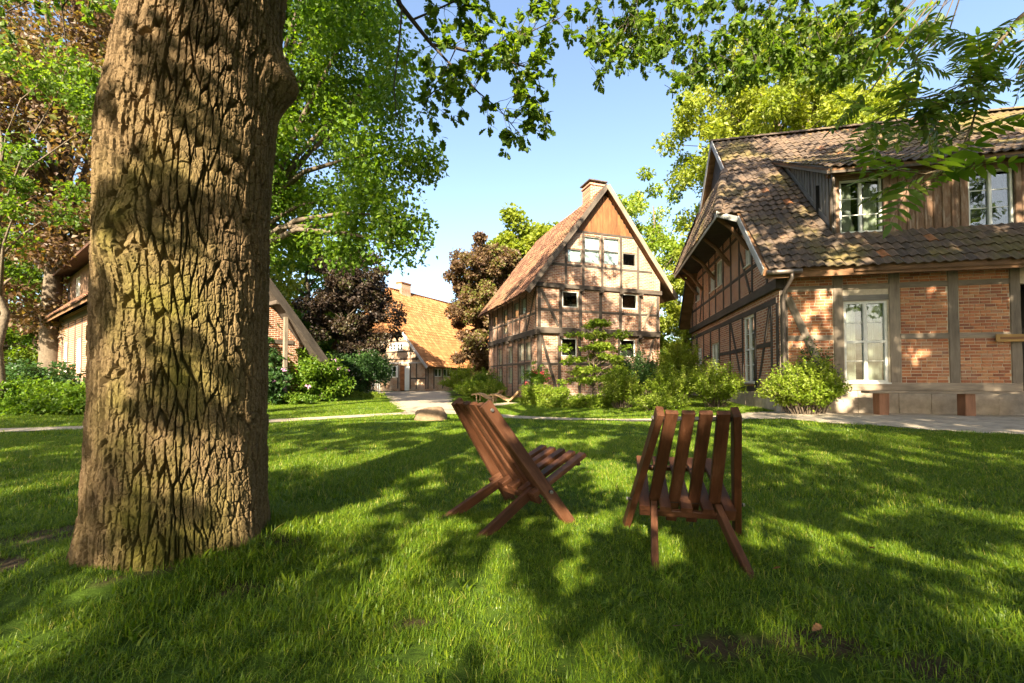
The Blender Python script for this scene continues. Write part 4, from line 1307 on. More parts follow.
# dormer of the left house
ld = Wall((0.35, 0, 0), (0, 1, 0), (-1, 0, 0))
ldw = [(2.9, 3.8, 4.75, 5.7), (5.2, 6.2, 4.75, 5.7), (8.0, 9.2, 4.75, 5.7)]
infill(hL, ld, 2.2, 11.0, 4.4, 5.95, [], ldw, M['board'], 0.1, 'dormer_wall')
for h in ldw:
    window(hL, ld, *h, cols=2, rows=1, bars=1, fw=0.06, fmat=M['frame_white'], sill=False)
MB().prism([(-0.25, 1.9, 5.85), (-0.25, 11.3, 5.85), (2.6, 11.3, 6.98), (2.6, 1.9, 6.98)], (0, 0, 0.1)).build('dormer_roof', M['tile_red'], hL)
for yv in (2.2, 10.95):
    MB().prism([(0.36, yv, zl1(0.36)), (0.36, yv, 5.95), (2.3, yv, 6.75)], (0, 0.05, 0)).build('dormer_cheek', M['board'], hL)

# ------------------------------------------------------------------ pixel helper: a point on the sight line of a pixel at depth Y
def at(px, py, Y):
    x = (px - 512) / FPX
    yv = (341.5 + SHPX - py) / FPX
    d = Vector((x, math.cos(PITCH) - yv * math.sin(PITCH), math.sin(PITCH) + yv * math.cos(PITCH)))
    return Vector((0, 0, EYE)) + d * (Y / d.y)

# ------------------------------------------------------------------ the two folding slat chairs
def slat_chair(label, mid, ang):
    fx, fy = math.cos(ang), math.sin(ang)
    zc = float(gz(mid[0] + fx * 0.35, mid[1] + fy * 0.35))
    t = thing('slat_chair', label, 'chair', (mid[0], mid[1], zc), ang, 'wooden slat chairs on the lawn')
    CW = M['chair']
    bd = Vector((-0.645, 0, 0.90)).normalized()
    bn_ = Vector((0.90, 0, 0.645)).normalized()
    top_x, top_z, w, d = 0.075, 0.90, 0.072, 0.036
    # outer back slats run down to the ground as front legs
    for s in (-1, 1):
        timber('front_leg', t, (0.735, s * 0.385, -0.03), (top_x, s * 0.208, top_z), d + 0.008, w + 0.016, CW, up=bn_, rough=0.001)
    for s, yb, yt, e in ((-1, 0.20, 0.142, 0.20), (-1, 0.068, 0.048, 0.085), (1, 0.068, 0.048, 0.085), (1, 0.20, 0.142, 0.20)):
        f = (top_z - e) / top_z
        xb = top_x + 0.66 * f
        timber('back_slat', t, (xb, s * yb, e), (top_x, s * yt, top_z - 0.005), w, d, CW, up=bn_, rough=0.001)
    sd_ = Vector((1.0, 0, 0.45)).normalized()
    sn = Vector((-0.45, 0, 1.0)).normalized()
    for s in (-1, 1):
        timber('rear_leg', t, (-0.02, s * 0.255, -0.03), (0.50, s * 0.203, 0.225), d + 0.006, w, CW, up=sn, rough=0.001)
    for yb, yf in ((-0.268, -0.245), (-0.134, -0.123), (0, 0), (0.134, 0.123), (0.268, 0.245)):
        timber('seat_slat', t, (0.44, yb, 0.215), (1.0, yf, 0.455), w, d, CW, up=sn, rough=0.001)
    # cross bars and dark rods
    timber('cross_bar', t, (0.475, -0.30, 0.185), (0.475, 0.30, 0.185), 0.03, 0.05, CW, up=sn, rough=0.001)
    timber('cross_bar', t, (0.93, -0.27, 0.394), (0.93, 0.27, 0.394), 0.03, 0.035, CW, up=sn, rough=0.001)
    mb = MB(); mb.tube([(top_x + 0.035, -0.215, top_z - 0.045), (top_x + 0.035, 0.215, top_z - 0.045)], [0.013, 0.013], 8)
    mb.build('rod', M['black'], t)
    mb = MB(); mb.tube([(0.545, -0.375, 0.245), (0.545, 0.375, 0.245)], [0.012, 0.012], 8)
    mb.build('rod', M['black'], t)
    for s in (-1, 1):
        for (x_, yy_, z_) in ((top_x + 0.035, 0.242, top_z - 0.045), (0.545, 0.372, 0.245)):
            mb = MB(); mb.tube([(x_, s * yy_, z_), (x_, s * (yy_ + 0.012), z_)], [0.014, 0.011], 8)
            mb.build('bolt', M['steel'], t)
    return t
slat_chair('dark stained slat chair seen from the side, seat facing right', (-0.372, 3.15), R(36))
slat_chair('dark stained slat chair seen from behind, its back towards the viewer', (1.07, 2.45), R(78))

# ------------------------------------------------------------------ boulder
def boulder(label, c, rx, ry, rz, rot, seed):
    n, m = 28, 18
    th, ph = np.meshgrid(np.linspace(0, 2 * np.pi, n, endpoint=False), np.linspace(-np.pi / 2, np.pi / 2, m))
    d = np.stack([np.cos(ph) * np.cos(th), np.cos(ph) * np.sin(th), np.sin(ph)], -1)
    k = 1 + 0.35 * (fbm(d[..., 0] * 2 + 5 + seed, d[..., 1] * 2 + d[..., 2] * 1.7 + 9, 2, 3) - 0.5)
    pw = np.sign(d) * np.abs(d) ** 0.8
    V = pw * k[..., None] * np.array([rx, ry, rz])
    I = np.arange(n * m).reshape(m, n)
    F = np.stack([I[:-1], np.roll(I, -1, 1)[:-1], np.roll(I, -1, 1)[1:], I[1:]], -1).reshape(-1, 4)
    o = link('boulder', arrays_mesh('boulder', V.reshape(-1, 3), F, None, True), None, M['stone'])
    o.location = c
    o.rotation_euler = (0, 0, rot)
    tag(o, label, 'boulder')
boulder('rounded brown boulder lying beside the lawn path', (-2.1, 11.2, 0.10), 0.42, 0.26, 0.24, 0.1, 1)

# ------------------------------------------------------------------ wavy wooden loungers
def lounger(label, loc, rot, flip):
    t = thing('wave_lounger', label, 'lounger', loc, rot, 'wavy wooden loungers by the tall house')
    pts = []
    for i in range(27):
        u = i / 26
        x_ = -0.95 + 1.9 * u
        z_ = 0.26 + 0.13 * math.sin(u * 5.6 + 0.6) + 0.50 * max(0, u - 0.68) ** 1.1 * 2.0
        pts.append((x_ * 0.72, z_))
    for i in range(0, 26):
        a, b = pts[i], pts[i + 1]
        c = ((a[0] + b[0]) / 2, (a[1] + b[1]) / 2)
        nrm = Vector((-(b[1] - a[1]), 0, b[0] - a[0])).normalized()
        timber('slat', t, (c[0], -0.32, c[1]), (c[0], 0.32, c[1]), math.hypot(b[0] - a[0], b[1] - a[1]) - 0.012, 0.022, M['lounger'], up=nrm, rough=0.0)
    for s in (-0.27, 0.27):
        mb = MB()
        for i in range(26):
            a, b = pts[i], pts[i + 1]
            mb.bar((a[0], s, a[1] - 0.04), (b[0], s, b[1] - 0.04), 0.03, 0.05)
        mb.build('runner', M['lounger'], t)
        for x_, zt in ((-0.45, 0.30), (0.25, 0.12)):
            timber('leg', t, (x_, s, -0.02), (x_, s, zt), 0.04, 0.05, M['lounger'], up=(1, 0, 0), rough=0.0)
lounger('curved slatted wooden lounger nearest the tall house, raised end right', (-0.35, 19.4, 0), R(-12), 0)
lounger('curved slatted wooden lounger, the left one of the pair', (-1.15, 20.2, 0), R(-14), 0)

# ------------------------------------------------------------------ leaves
OAKP = [(0, .015), (.18, .09), (.30, .20), (.40, .13), (.54, .29), (.66, .19), (.80, .27), (.90, .14), (1, .03)]
SIMPLE = 0.33
LEAFLET = [(0, .03), (.25, .15), (.65, .15), (1, .01)]
SHORT = 0.42

def leaf_mesh(name, P, D, Nn, S, profile, rnd=None, bend=0.12):
    """leaves from arrays: base points P, directions D, normals Nn, lengths S"""
    n = len(P)
    D = D / np.linalg.norm(D, axis=1)[:, None]
    X = np.cross(D, Nn)
    l = np.linalg.norm(X, axis=1)[:, None]
    X = X / np.maximum(l, 1e-6)
    Nn = np.cross(X, D)
    if isinstance(profile, float):
        S = S * 1.05
        V = np.zeros((n, 4, 3))
        V[:, 0] = P
        V[:, 1] = P + D * (S * 0.45)[:, None] + X * (S * profile)[:, None] + Nn * (S * 0.10)[:, None]
        V[:, 2] = P + D * S[:, None] - Nn * (S * bend)[:, None]
        V[:, 3] = P + D * (S * 0.45)[:, None] - X * (S * profile)[:, None] + Nn * (S * 0.10)[:, None]
        if rnd is None:
            rnd = RNG.random(n)
        return arrays_mesh(name, V.reshape(-1, 3), np.arange(n * 4).reshape(n, 4), {'rnd': ('FACE', rnd)}, False)
    k = len(profile)
    V = np.zeros((n, k, 2, 3))
    for i, (t, w) in enumerate(profile):
        c = P + D * (S * t)[:, None] - Nn * (S * bend * t * t)[:, None]
        fold = Nn * (S * w * 0.35)[:, None]
        V[:, i, 0] = c + X * (S * w)[:, None] + fold
        V[:, i, 1] = c - X * (S * w)[:, None] + fold * 0.6
    I = np.arange(n * k * 2).reshape(n, k, 2)
    F = np.stack([I[:, :-1, 0], I[:, 1:, 0], I[:, 1:, 1], I[:, :-1, 1]], -1).reshape(-1, 4)
    if rnd is None:
        rnd = RNG.random(n)
    return arrays_mesh(name, V.reshape(-1, 3), F, {'rnd': ('FACE', np.repeat(rnd, k - 1))}, False)

def rand_dirs(n):
    v = RNG.normal(size=(n, 3))
    return v / np.linalg.norm(v, axis=1)[:, None]

def cloud(centers, radii, per, size, up=0.7, flat=0.75, droop=0.3, clumprnd=0.35):
    """leaf arrays scattered through clumps"""
    centers, radii = np.asarray(centers, float), np.asarray(radii, float)
    m = len(centers)
    n = m * per
    ci = np.repeat(np.arange(m), per)
    d = rand_dirs(n)
    r = radii[ci] * RNG.random(n) ** 0.5
    off = d * r[:, None]
    off[:, 2] *= flat
    P = centers[ci] + off
    Nn = rand_dirs(n) + np.array([0, 0, up]) + d * 0.4
    Nn /= np.linalg.norm(Nn, axis=1)[:, None]
    D = rand_dirs(n) + d * 0.6 - np.array([0, 0, droop])
    S = size * (0.65 + 0.7 * RNG.random(n))
    rn = np.clip(RNG.random(m)[ci] * clumprnd + RNG.random(n) * (1 - clumprnd), 0, 1)
    return P, D, Nn, S, rn

def ell_clumps(c, rad, n, inner=0.35, low=-1.0, lump=0.25, seed=0):
    out = []
    while len(out) < n:
        d = rand_dirs(1)[0]
        if d[2] < low:
            continue
        k = 1 + lump * 2 * (fbm(np.array([d[0] * 1.6 + d[2] * 1.2 + 7 + seed]), np.array([d[1] * 1.6 - d[2] * 0.8 + 3]), 31, 3)[0] - 0.5)
        r = inner + (1 - inner) * RNG.random() ** 0.6
        out.append(np.array(c) + d * r * k * np.array(rad))
    return np.array(out)

def limbs(mb, base, top, r0, centers, nl, start=0.35):
    """trunk from base to top plus limbs that reach into the clumps"""
    base, top = Vector(base), Vector(top)
    n = 9
    pts, rad = [], []
    for i in range(n + 1):
        u = i / n
        p = base.lerp(top, u) + Vector((random.gauss(0, 0.012), random.gauss(0, 0.012), 0)) * (top - base).length * min(1, u * 3)
        pts.append(p)
        rad.append(r0 * (1 + 0.5 * max(0, 0.12 - u) / 0.12) * (1 - 0.82 * u))
    mb.tube(pts, rad, 9)
    ks = random.sample(range(len(centers)), min(nl, len(centers)))
    for k in ks:
        e = Vector(centers[k])
        u = start + (1 - start) * random.random() * 0.75
        u = min(u, max(start, (e.z - base.z) / max(0.1, (top.z - base.z)) - 0.08))
        i = min(n - 1, int(u * n))
        s = pts[i].lerp(pts[i + 1], u * n - i)
        rs = max(0.012, (rad[i] * 0.55))
        m1 = s.lerp(e, 0.35) + Vector((random.gauss(0, .1), random.gauss(0, .1), 0.12 * (e - s).length))
        m2 = s.lerp(e, 0.7) + Vector((random.gauss(0, .1), random.gauss(0, .1), 0.08 * (e - s).length))
        mb.tube([s, m1, m2, e], [rs, rs * 0.62, rs * 0.36, rs * 0.12], 6)

def tree(name, label, base, c, rad, nclump, per, size, leaf, bark='bark_far', r0=0.25, nl=22, cr=0.24, inner=0.3, low=-1.0, prof=SIMPLE, group=None, cat='tree', top=None, extra=None, up=0.7, droop=0.3, lump=0.25):
    z0 = float(gz(base[0], base[1]))
    t = thing(name, label, cat, (base[0], base[1], z0), 0, group)
    cc = np.array(c) - np.array([base[0], base[1], z0])
    cl = ell_clumps(cc, rad, nclump, inner, low, lump, seed=random.random() * 9)
    if extra is not None:
        cl = np.vstack([cl, np.array(extra) - np.array([base[0], base[1], z0])])
    mb = MB()
    tp = top or (cc[0], cc[1], cc[2] + rad[2] * 0.6)
    limbs(mb, (0, 0, -0.1), tp, r0, cl, nl)
    mb.build('trunk', M[bark], t, smooth=True)
    rr = np.full(len(cl), cr * (rad[0] * rad[1] * rad[2]) ** (1 / 3)) * (0.7 + 0.6 * RNG.random(len(cl)))
    P, D, Nn, S, rn = cloud(cl, rr, per, size, up=up, droop=droop)
    link('crown', leaf_mesh('crown', P, D, Nn, S, prof, rn), t, M[leaf])
    return t

def copy_tree(t, label, loc, rotz, scale, group):
    c = t.copy()
    COL.objects.link(c)
    c.location, c.rotation_euler, c.scale = loc, (0, 0, rotz), (scale,) * 3
    c['label'] = label
    for ch_ in t.children:
        q = ch_.copy()
        COL.objects.link(q)
        q.parent = c
    if group:
        c['group'] = group
    return c

# ------------------------------------------------------------------ the big oak in the foreground
OX, OY = -2.06, 2.705
oak = thing('oak_tree', 'massive old oak with deeply furrowed bark in the left foreground', 'tree', (OX, OY, 0), 0)
def cyl_noise(th, z, R0, fz, fr, seed):
    """periodic noise around the trunk: sum of noises of the cylinder's x,z and y,z"""
    x, y = np.cos(th) * R0, np.sin(th) * R0
    return 0.5 * (fbm(x * fr + 11, z * fz + y * fr * 0.6, seed, 4) + fbm(y * fr + 5, z * fz - x * fr * 0.6 + 3, seed + 5, 4))
NT, NZ = 450, 700
zs = np.concatenate([np.linspace(-0.15, 4.1, NZ - 40), np.linspace(4.15, 7.5, 40)])
CAMTH = math.atan2(-OY, -OX)                       # bearing of the camera seen from the trunk
ths = CAMTH + np.concatenate([np.linspace(-1.95, 1.95, NT - 70, endpoint=False), np.linspace(1.95, 2 * np.pi - 1.95, 70, endpoint=False)])
TH, ZT = np.meshgrid(ths, zs)
rz_ = np.interp(zs, [-0.15, 0.0, 0.12, 0.3, 0.7, 1.3, 2.0, 2.7, 3.1, 3.7, 4.5, 7.5], [0.58, 0.495, 0.466, 0.452, 0.445, 0.438, 0.436, 0.434, 0.420, 0.388, 0.38, 0.32])
cx_z = np.interp(zs, [-0.15, 0.3, 1.3, 2.2, 3.0, 3.7, 7.5], [0.0, 0.0, 0.005, 0.010, 0.06, 0.155, 0.35])
RB = np.repeat(rz_[:, None], NT, 1)
# buttress ribs near the ground and slow unevenness
RB = RB * (1 + 0.085 * np.exp(-np.maximum(ZT, 0) / 0.22) * np.cos(6 * TH + 1.0 + 0.6 * np.sin(2 * TH)) + 0.05 * (cyl_noise(TH, ZT, 1.0, 0.7, 1.1, 3) - 0.5) * 2)
def bulge(th0, z0, wt, wz, amp):
    d = (TH - th0 + np.pi) % (2 * np.pi) - np.pi
    return amp * np.exp(-(d / wt) ** 2 - ((ZT - z0) / wz) ** 2)
RB += bulge(CAMTH - 0.66, 1.86, 0.38, 0.17, 0.085)  # old branch collar on the left
RB -= bulge(CAMTH - 0.62, 1.86, 0.15, 0.065, 0.075)
RB += bulge(CAMTH - 1.25, 2.55, 0.35, 0.28, 0.03)
RB += bulge(CAMTH + 1.25, 3.08, 0.34, 0.15, 0.13)   # burl on the right near the top
# furrowed bark plates: cell edges in a stretched, warped grid
PER = 2.8
u = TH / (2 * np.pi) * PER
warp = cyl_noise(TH, ZT, 1.0, 1.6, 2.4, 21) - 0.5
kd = (TH - (CAMTH - 0.66) + np.pi) % (2 * np.pi) - np.pi
swirl = np.exp(-(kd / 0.6) ** 2 - ((ZT - 1.86) / 0.4) ** 2)
uu = u + 0.075 * warp + 0.12 * swirl * np.sign(kd) * np.abs(ZT - 1.86)
vv = ZT + 0.10 * (cyl_noise(TH, ZT, 1.0, 3.0, 6.0, 41) - 0.5) + 0.25 * swirl * kd ** 2
def cells(uu, vv, su, sv, per, seed):
    a, b = uu / su, vv / sv
    npd = int(round(per / su))
    ia, ib = np.floor(a), np.floor(b)
    f1 = np.full(a.shape, 9.0)
    f2 = np.full(a.shape, 9.0)
    cid = np.zeros(a.shape)
    for da in (-1, 0, 1):
        for db in (-1, 0, 1):
            ca, cb = ia + da, ib + db
            w = np.mod(ca, npd)
            jx, jy = lattice(w, cb + 500, seed), lattice(w, cb + 500, seed + 9)
            d = np.hypot(ca + 0.5 + (jx - 0.5) * 0.85 - a, (cb + 0.5 + (jy - 0.5) * 0.95 - b) * 0.8)
            nearer = d < f1
            f2 = np.where(nearer, f1, np.minimum(f2, d))
            cid = np.where(nearer, lattice(w, cb + 500, seed + 3), cid)
            f1 = np.where(nearer, d, f1)
    return f2 - f1, cid
e1, c1 = cells(uu, vv, 0.040, 0.30, PER, 71)
e3, c3 = cells(uu + 0.02 * warp, vv + 0.35 * uu, 0.056, 0.085, PER, 33)
e2, c2 = cells(uu + 0.03 * warp, vv, 0.0175, 0.05, PER, 91)
ridge = sstep(0.015, 0.12, e1)
fine_ = sstep(0.0, 0.22, e2)
brk = sstep(0.01, 0.085, e3)
dist_ = 0.029 * ridge + 0.009 * brk * ridge + 0.004 * fine_ * ridge + 0.010 * (c1 - 0.5) * ridge + 0.008 * (c3 - 0.5) * ridge * brk + 0.012 * (cyl_noise(TH, ZT, 1.0, 9, 14, 55) - 0.5) + 0.008 * (cyl_noise(TH, ZT, 1.0, 34, 40, 57) - 0.5)
RR = RB + dist_ - 0.034
moss = np.clip(1.25 - np.abs(((TH - (CAMTH - 0.25) + np.pi) % (2 * np.pi) - np.pi)) / 0.9, 0, 1) * np.clip(1.6 - ZT / 1.9, 0, 1) * 1.15
moss = np.maximum(moss, 1.2 * bulge(CAMTH - 0.75, 1.95, 0.45, 0.35, 1.0))
TV = np.stack([cx_z[:, None] + np.cos(TH) * RR, np.sin(TH) * RR, ZT], -1)
TI = np.arange(NT * NZ).reshape(NZ, NT)
TF = np.stack([TI[:-1], np.roll(TI, -1, 1)[:-1], np.roll(TI, -1, 1)[1:], TI[1:]], -1).reshape(-1, 4)
link('trunk', arrays_mesh('trunk', TV.reshape(-1, 3), TF, {'moss': ('POINT', moss.ravel())}, False), oak, M['bark_oak'])
OV = Vector((OX, OY, 0))

class Spray:
    """twigs and leaves of a leafy bough"""
    def __init__(self):
        self.mb = MB()
        self.L = []
    def twig(self, pts, r0, r1=0.003, n=5):
        k = len(pts)
        self.mb.tube(pts, [r0 + (r1 - r0) * i / (k - 1) for i in range(k)], n, cap=False)
    def tuft(self, p, d, n, size, spread=0.9):
        for _ in range(n):
            dd = (Vector(d) + Vector(rand_dirs(1)[0]) * spread).normalized()
            nn = (Vector((0, 0, 1)) + Vector(rand_dirs(1)[0]) * 0.8).normalized()
            self.L.append((Vector(p) + Vector(rand_dirs(1)[0]) * 0.025, dd, nn, size * random.uniform(0.7, 1.2)))
    def leafy_twig(self, s, d, length, size, ntuft=3, per=5, r=0.004):
        """a side shoot with rosettes of leaves along its outer part"""
        s, d = Vector(s), Vector(d).normalized()
        pts, p = [s], s.copy()
        for i in range(4):
            d = (d + Vector(rand_dirs(1)[0]) * 0.28 + Vector((0, 0, -0.06))).normalized()
            p = p + d * length / 4
            pts.append(p.copy())
        self.twig(pts, r, 0.0015, 4)
        for i in range(ntuft):
            q = pts[-1] if i == 0 else pts[random.choice((2, 3, 4))].lerp(pts[random.choice((1, 2, 3))], random.random() * 0.5)
            self.tuft(q, d, per, size)
        return pts[-1]
    def build(self, parent, leafname, prof, leafmat, twigmat, off):
        self.mb.v = [tuple(Vector(v) - off) for v in self.mb.v]
        if self.mb.v:
            self.mb.build('branch', twigmat, parent, smooth=True)
        P = np.array([tuple(q[0] - off) for q in self.L])
        D = np.array([tuple(q[1]) for q in self.L])
        Nn = np.array([tuple(q[2]) for q in self.L])
        S = np.array([q[3] for q in self.L])
        link(leafname, leaf_mesh(leafname, P, D, Nn, S, prof), parent, leafmat)

# hanging bough, upper centre
sp = Spray()
def bough(pix, r0, r1=0.004):
    pts = [at(*q) for q in pix]
    sp.twig(pts, r0, r1, 7)
    return pts
b1 = bough([(372, -70, 4.1), (388, -25, 4.3), (400, 5, 4.4), (412, 20, 4.5), (432, 45, 4.6), (456, 48, 4.7), (480, 55, 4.75), (510, 62, 4.8), (540, 72, 4.9)], 0.035, 0.006)
b2 = bough([(432, 45, 4.6), (448, 62, 4.6), (462, 74, 4.65), (478, 92, 4.7), (500, 110, 4.8), (520, 135, 4.85)], 0.014)
b3 = bough([(480, 55, 4.75), (505, 40, 4.7), (530, 32, 4.7), (560, 18, 4.8)], 0.010)
b4 = bough([(402, 8, 4.4), (399, 45, 4.3), (394, 85, 4.3), (396, 112, 4.3), (406, 140, 4.3)], 0.011, 0.002)
b5 = bough([(412, 20, 4.5), (440, 8, 4.5), (470, -6, 4.6), (500, -25, 4.7)], 0.012)
b6 = bough([(456, 48, 4.7), (446, 70, 4.6), (432, 88, 4.55), (424, 108, 4.5)], 0.008)
b7 = bough([(510, 62, 4.8), (520, 85, 4.8), (538, 105, 4.85), (545, 118, 4.9)], 0.008)
b8 = bough([(396, 100, 4.3), (402, 118, 4.25), (404, 134, 4.25)], 0.004, 0.0015)
for B_, n_, tail in ((b1, 34, 4), (b2, 34, 1), (b3, 26, 0), (b5, 24, 1), (b6, 14, 1), (b7, 16, 1)):
    for _ in range(n_):
        i = random.randint(tail, len(B_) - 2)
        s = B_[i].lerp(B_[i + 1], random.random())
        d = Vector((random.gauss(0.15, 0.6), random.gauss(-0.1, 0.5), random.gauss(-0.05, 0.45)))
        sp.leafy_twig(s, d, random.uniform(0.12, 0.42), 0.10, random.choice((2, 2, 3)), random.choice((5, 6, 7)))
    sp.leafy_twig(B_[-1], B_[-1] - B_[-2], 0.15, 0.085, 2, 5)
for _ in range(7):
    s = b4[random.randint(1, 3)]
    sp.leafy_twig(s, (random.gauss(0, .5), random.gauss(0, .4), -0.5), random.uniform(0.15, 0.3), 0.08, 0, 0, 0.003)
sp.build(oak, 'foliage', OAKP, M['leaf_oak'], M['twig'], OV)
# leafy roof of the oak along the top edge, centre to right, and at top left
sp = Spray()
def lower(px):
    return np.interp(px, [570, 585, 600, 615, 640, 665, 680, 700, 725, 760, 790, 830, 860, 900], [20, 48, 82, 74, 58, 80, 98, 78, 98, 84, 74, 94, 78, 45])
mainb = bough([(560, -160, 5.2), (620, -70, 5.5), (690, -40, 5.8), (760, -25, 6.0), (840, -30, 6.0), (930, -60, 5.8)], 0.05, 0.02)
bough([(752, -25, 6.0), (735, 25, 5.8), (718, 45, 5.7), (703, 62, 5.6)], 0.014)
bough([(900, -40, 5.8), (870, 8, 5.6), (845, 24, 5.5), (832, 50, 5.4)], 0.014)
bough([(640, -60, 5.5), (640, -10, 5.3), (625, 30, 5.2), (612, 55, 5.2)], 0.014)
for _ in range(600):
    px = random.uniform(574, 905)
    lo = float(lower(px)) - 4
    py = lo - abs(random.gauss(0, 1)) * 42 if random.random() < 0.55 else random.uniform(-70, lo)
    if px < 592 and py < 10:
        continue
    Y_ = random.uniform(4.9, 6.6)
    e = at(px, py, Y_)
    s = e + Vector((random.gauss(0, 0.12), random.gauss(0.05, 0.12), random.uniform(0.12, 0.32)))
    sp.leafy_twig(s, e - s, (e - s).length, 0.097, random.choice((2, 2, 3)), random.choice((6, 7, 8)))
sp.build(oak, 'foliage', OAKP, M['leaf_oak'], M['twig'], OV)
sp = Spray()
for _ in range(46):
    px = random.uniform(-10, 118)
    py = random.uniform(-40, 14 + 12 * math.sin(px * 0.11)) if px > 30 else random.uniform(-40, 30)
    e = at(px, py, random.uniform(4.4, 5.6))
    s = e + Vector((random.gauss(0, 0.15), random.gauss(0.1, 0.15), random.uniform(0.15, 0.4)))
    sp.leafy_twig(s, e - s, (e - s).length, 0.09, 3, 5)
bough([(130, -60, 4.6), (80, -20, 4.8), (62, 8, 4.8), (66, 45, 4.8)], 0.014)
bough([(100, -40, 4.6), (40, -5, 5.0), (-10, 20, 5.0)], 0.014)
sp.build(oak, 'foliage', OAKP, M['leaf_oak'], M['twig'], OV)
# the crown above the frame
mb = MB()
for k in range(9):
    a = k * 2 * math.pi / 9 + 0.3
    e = Vector((0.4 + math.cos(a) * random.uniform(4, 6.5), math.sin(a) * random.uniform(4, 6.5), random.uniform(9, 12)))
    s = Vector((0.35, 0, 5.0 + random.uniform(0, 2.2)))
    mb.tube([s, s.lerp(e, 0.3) + Vector((0, 0, 0.6)), s.lerp(e, 0.65) + Vector((0, 0, 0.7)), e], [0.20, 0.14, 0.09, 0.03], 7)
mb.build('limb', M['bark_oak'], oak, smooth=True)
cl = ell_clumps((0.8, 1.0, 13.6), (7.5, 7.0, 4.6), 215, 0.2, -0.9)
P, D, Nn, S, rn = cloud(cl, np.full(len(cl), 0.70), 85, 0.20)
ok = (P[:, 2] - EYE) > 0.98 * (P[:, 1] + OY) + 0.3
link('crown', leaf_mesh('crown', P[ok], D[ok], Nn[ok], S[ok], SHORT, rn[ok]), oak, M['leaf_oak'])

# unseen oak boughs added over and behind the viewpoint to dapple trunk and lawn
oc = []
while len(oc) < 1750:
    tx_, ty_ = RNG.uniform(-10, 10), RNG.uniform(0.6, 10.5)
    nz = float(fbm(np.array([tx_ * 0.8 + 3]), np.array([ty_ * 0.45 + 8]), 61, 3)[0])
    w_ = np.clip((nz - 0.30) * 3.5, 0.22, 1.0)
    if tx_ > 3.0 and ty_ > 2.6:
        w_ *= 0.45
    tall = (ty_ - 2.3) / 1.62
    if abs(tx_ - (-2.06 + 0.374 * tall)) < 0.5 and (2.2 < tall < 3.4 or 0.1 < tall < 0.9):
        w_ *= 0.22
    if tx_ < 0.4 and ty_ < 2.3:
        w_ *= 0.42
    if tx_ > 0.5 and ty_ < 2.4:
        w_ = min(1.0, w_ * 1.6)
    if RNG.random() > w_:
        continue
    dd_ = max(RNG.uniform(6.0, 9.0), (ty_ + 1.0) / 0.83 + RNG.uniform(0, 2.5))
    oc.append(np.array([tx_, ty_, 0.0]) + np.array(SDIR) * dd_ - np.array([OX, OY, 0]))  # clump set sunward of the spot it should shade
oc = np.array(oc)
P, D, Nn, S, rn = cloud(oc, RNG.uniform(0.10, 0.23, len(oc)), 40, 0.115)
link('crown', leaf_mesh('crown', P, D, Nn, S, SHORT, rn), oak, M['leaf_oak'])  # unseen added foliage, here only to cast the dapple
mb = MB()
root = Vector((0.25, -0.1, 5.2))
for k_ in range(8):
    a0 = -2.9 + k_ * 0.42
    e = Vector((math.cos(a0) * 8.0, -1.0 + math.sin(a0) * 6.5, 5.4 + 0.5 * math.sin(k_ * 2.1)))
    m1 = root.lerp(e, 0.35) + Vector((0, 0, 0.7)); m2 = root.lerp(e, 0.7) + Vector((0, 0, 0.5))
    mb.tube([root, m1, m2, e], [0.13, 0.09, 0.05, 0.015], 7)
    pts_ = [m1, m1.lerp(m2, 0.5), m2, m2.lerp(e, 0.5), e]
    near_ = sorted(range(len(oc)), key=lambda q: min((Vector(oc[q]) - p).length for p in pts_))[:26]
    for q in near_:
        t_ = Vector(oc[q]); p = min(pts_, key=lambda p: (t_ - p).length)
        mb.tube([p, p.lerp(t_, 0.5) + Vector((0, 0, 0.12)), t_], [0.022, 0.012, 0.004], 4)
mb.build('limb', M['bark_oak'], oak, smooth=True)  # unseen limbs added to carry the shading clumps

# ------------------------------------------------------------------ rowan with feathered leaves, right foreground
rw = thing('rowan_tree', 'rowan with feathered leaves hanging in at the upper right', 'tree', (3.9, 1.5, 0))
RV = Vector((3.9, 1.5, 0))
sp = Spray()
stem = bough([(1130, -40, 2.0), (1060, -15, 2.0), (1019, 18, 2.0), (998, 44, 2.0), (983, 62, 2.0), (980, 92, 2.0), (973, 122, 2.0), (966, 152, 2.0)], 0.011, 0.003)
st2 = bough([(1100, 20, 2.1), (1024, 40, 2.1), (1003, 48, 2.05), (985, 62, 2.0), (968, 82, 1.95), (940, 95, 1.9), (905, 100, 1.9)], 0.007, 0.002)
st3 = bough([(979, 98, 2.0), (960, 104, 1.95), (930, 100, 1.9), (893, 112, 1.9), (872, 122, 1.9)], 0.004, 0.002)
st4 = bough([(1110, 60, 1.9), (1050, 40, 1.85), (1022, 62, 1.8), (1016, 78, 1.8)], 0.005, 0.002)
st5 = bough([(973, 122, 2.0), (955, 165, 1.8), (925, 174, 1.72), (895, 170, 1.68)], 0.004, 0.002)
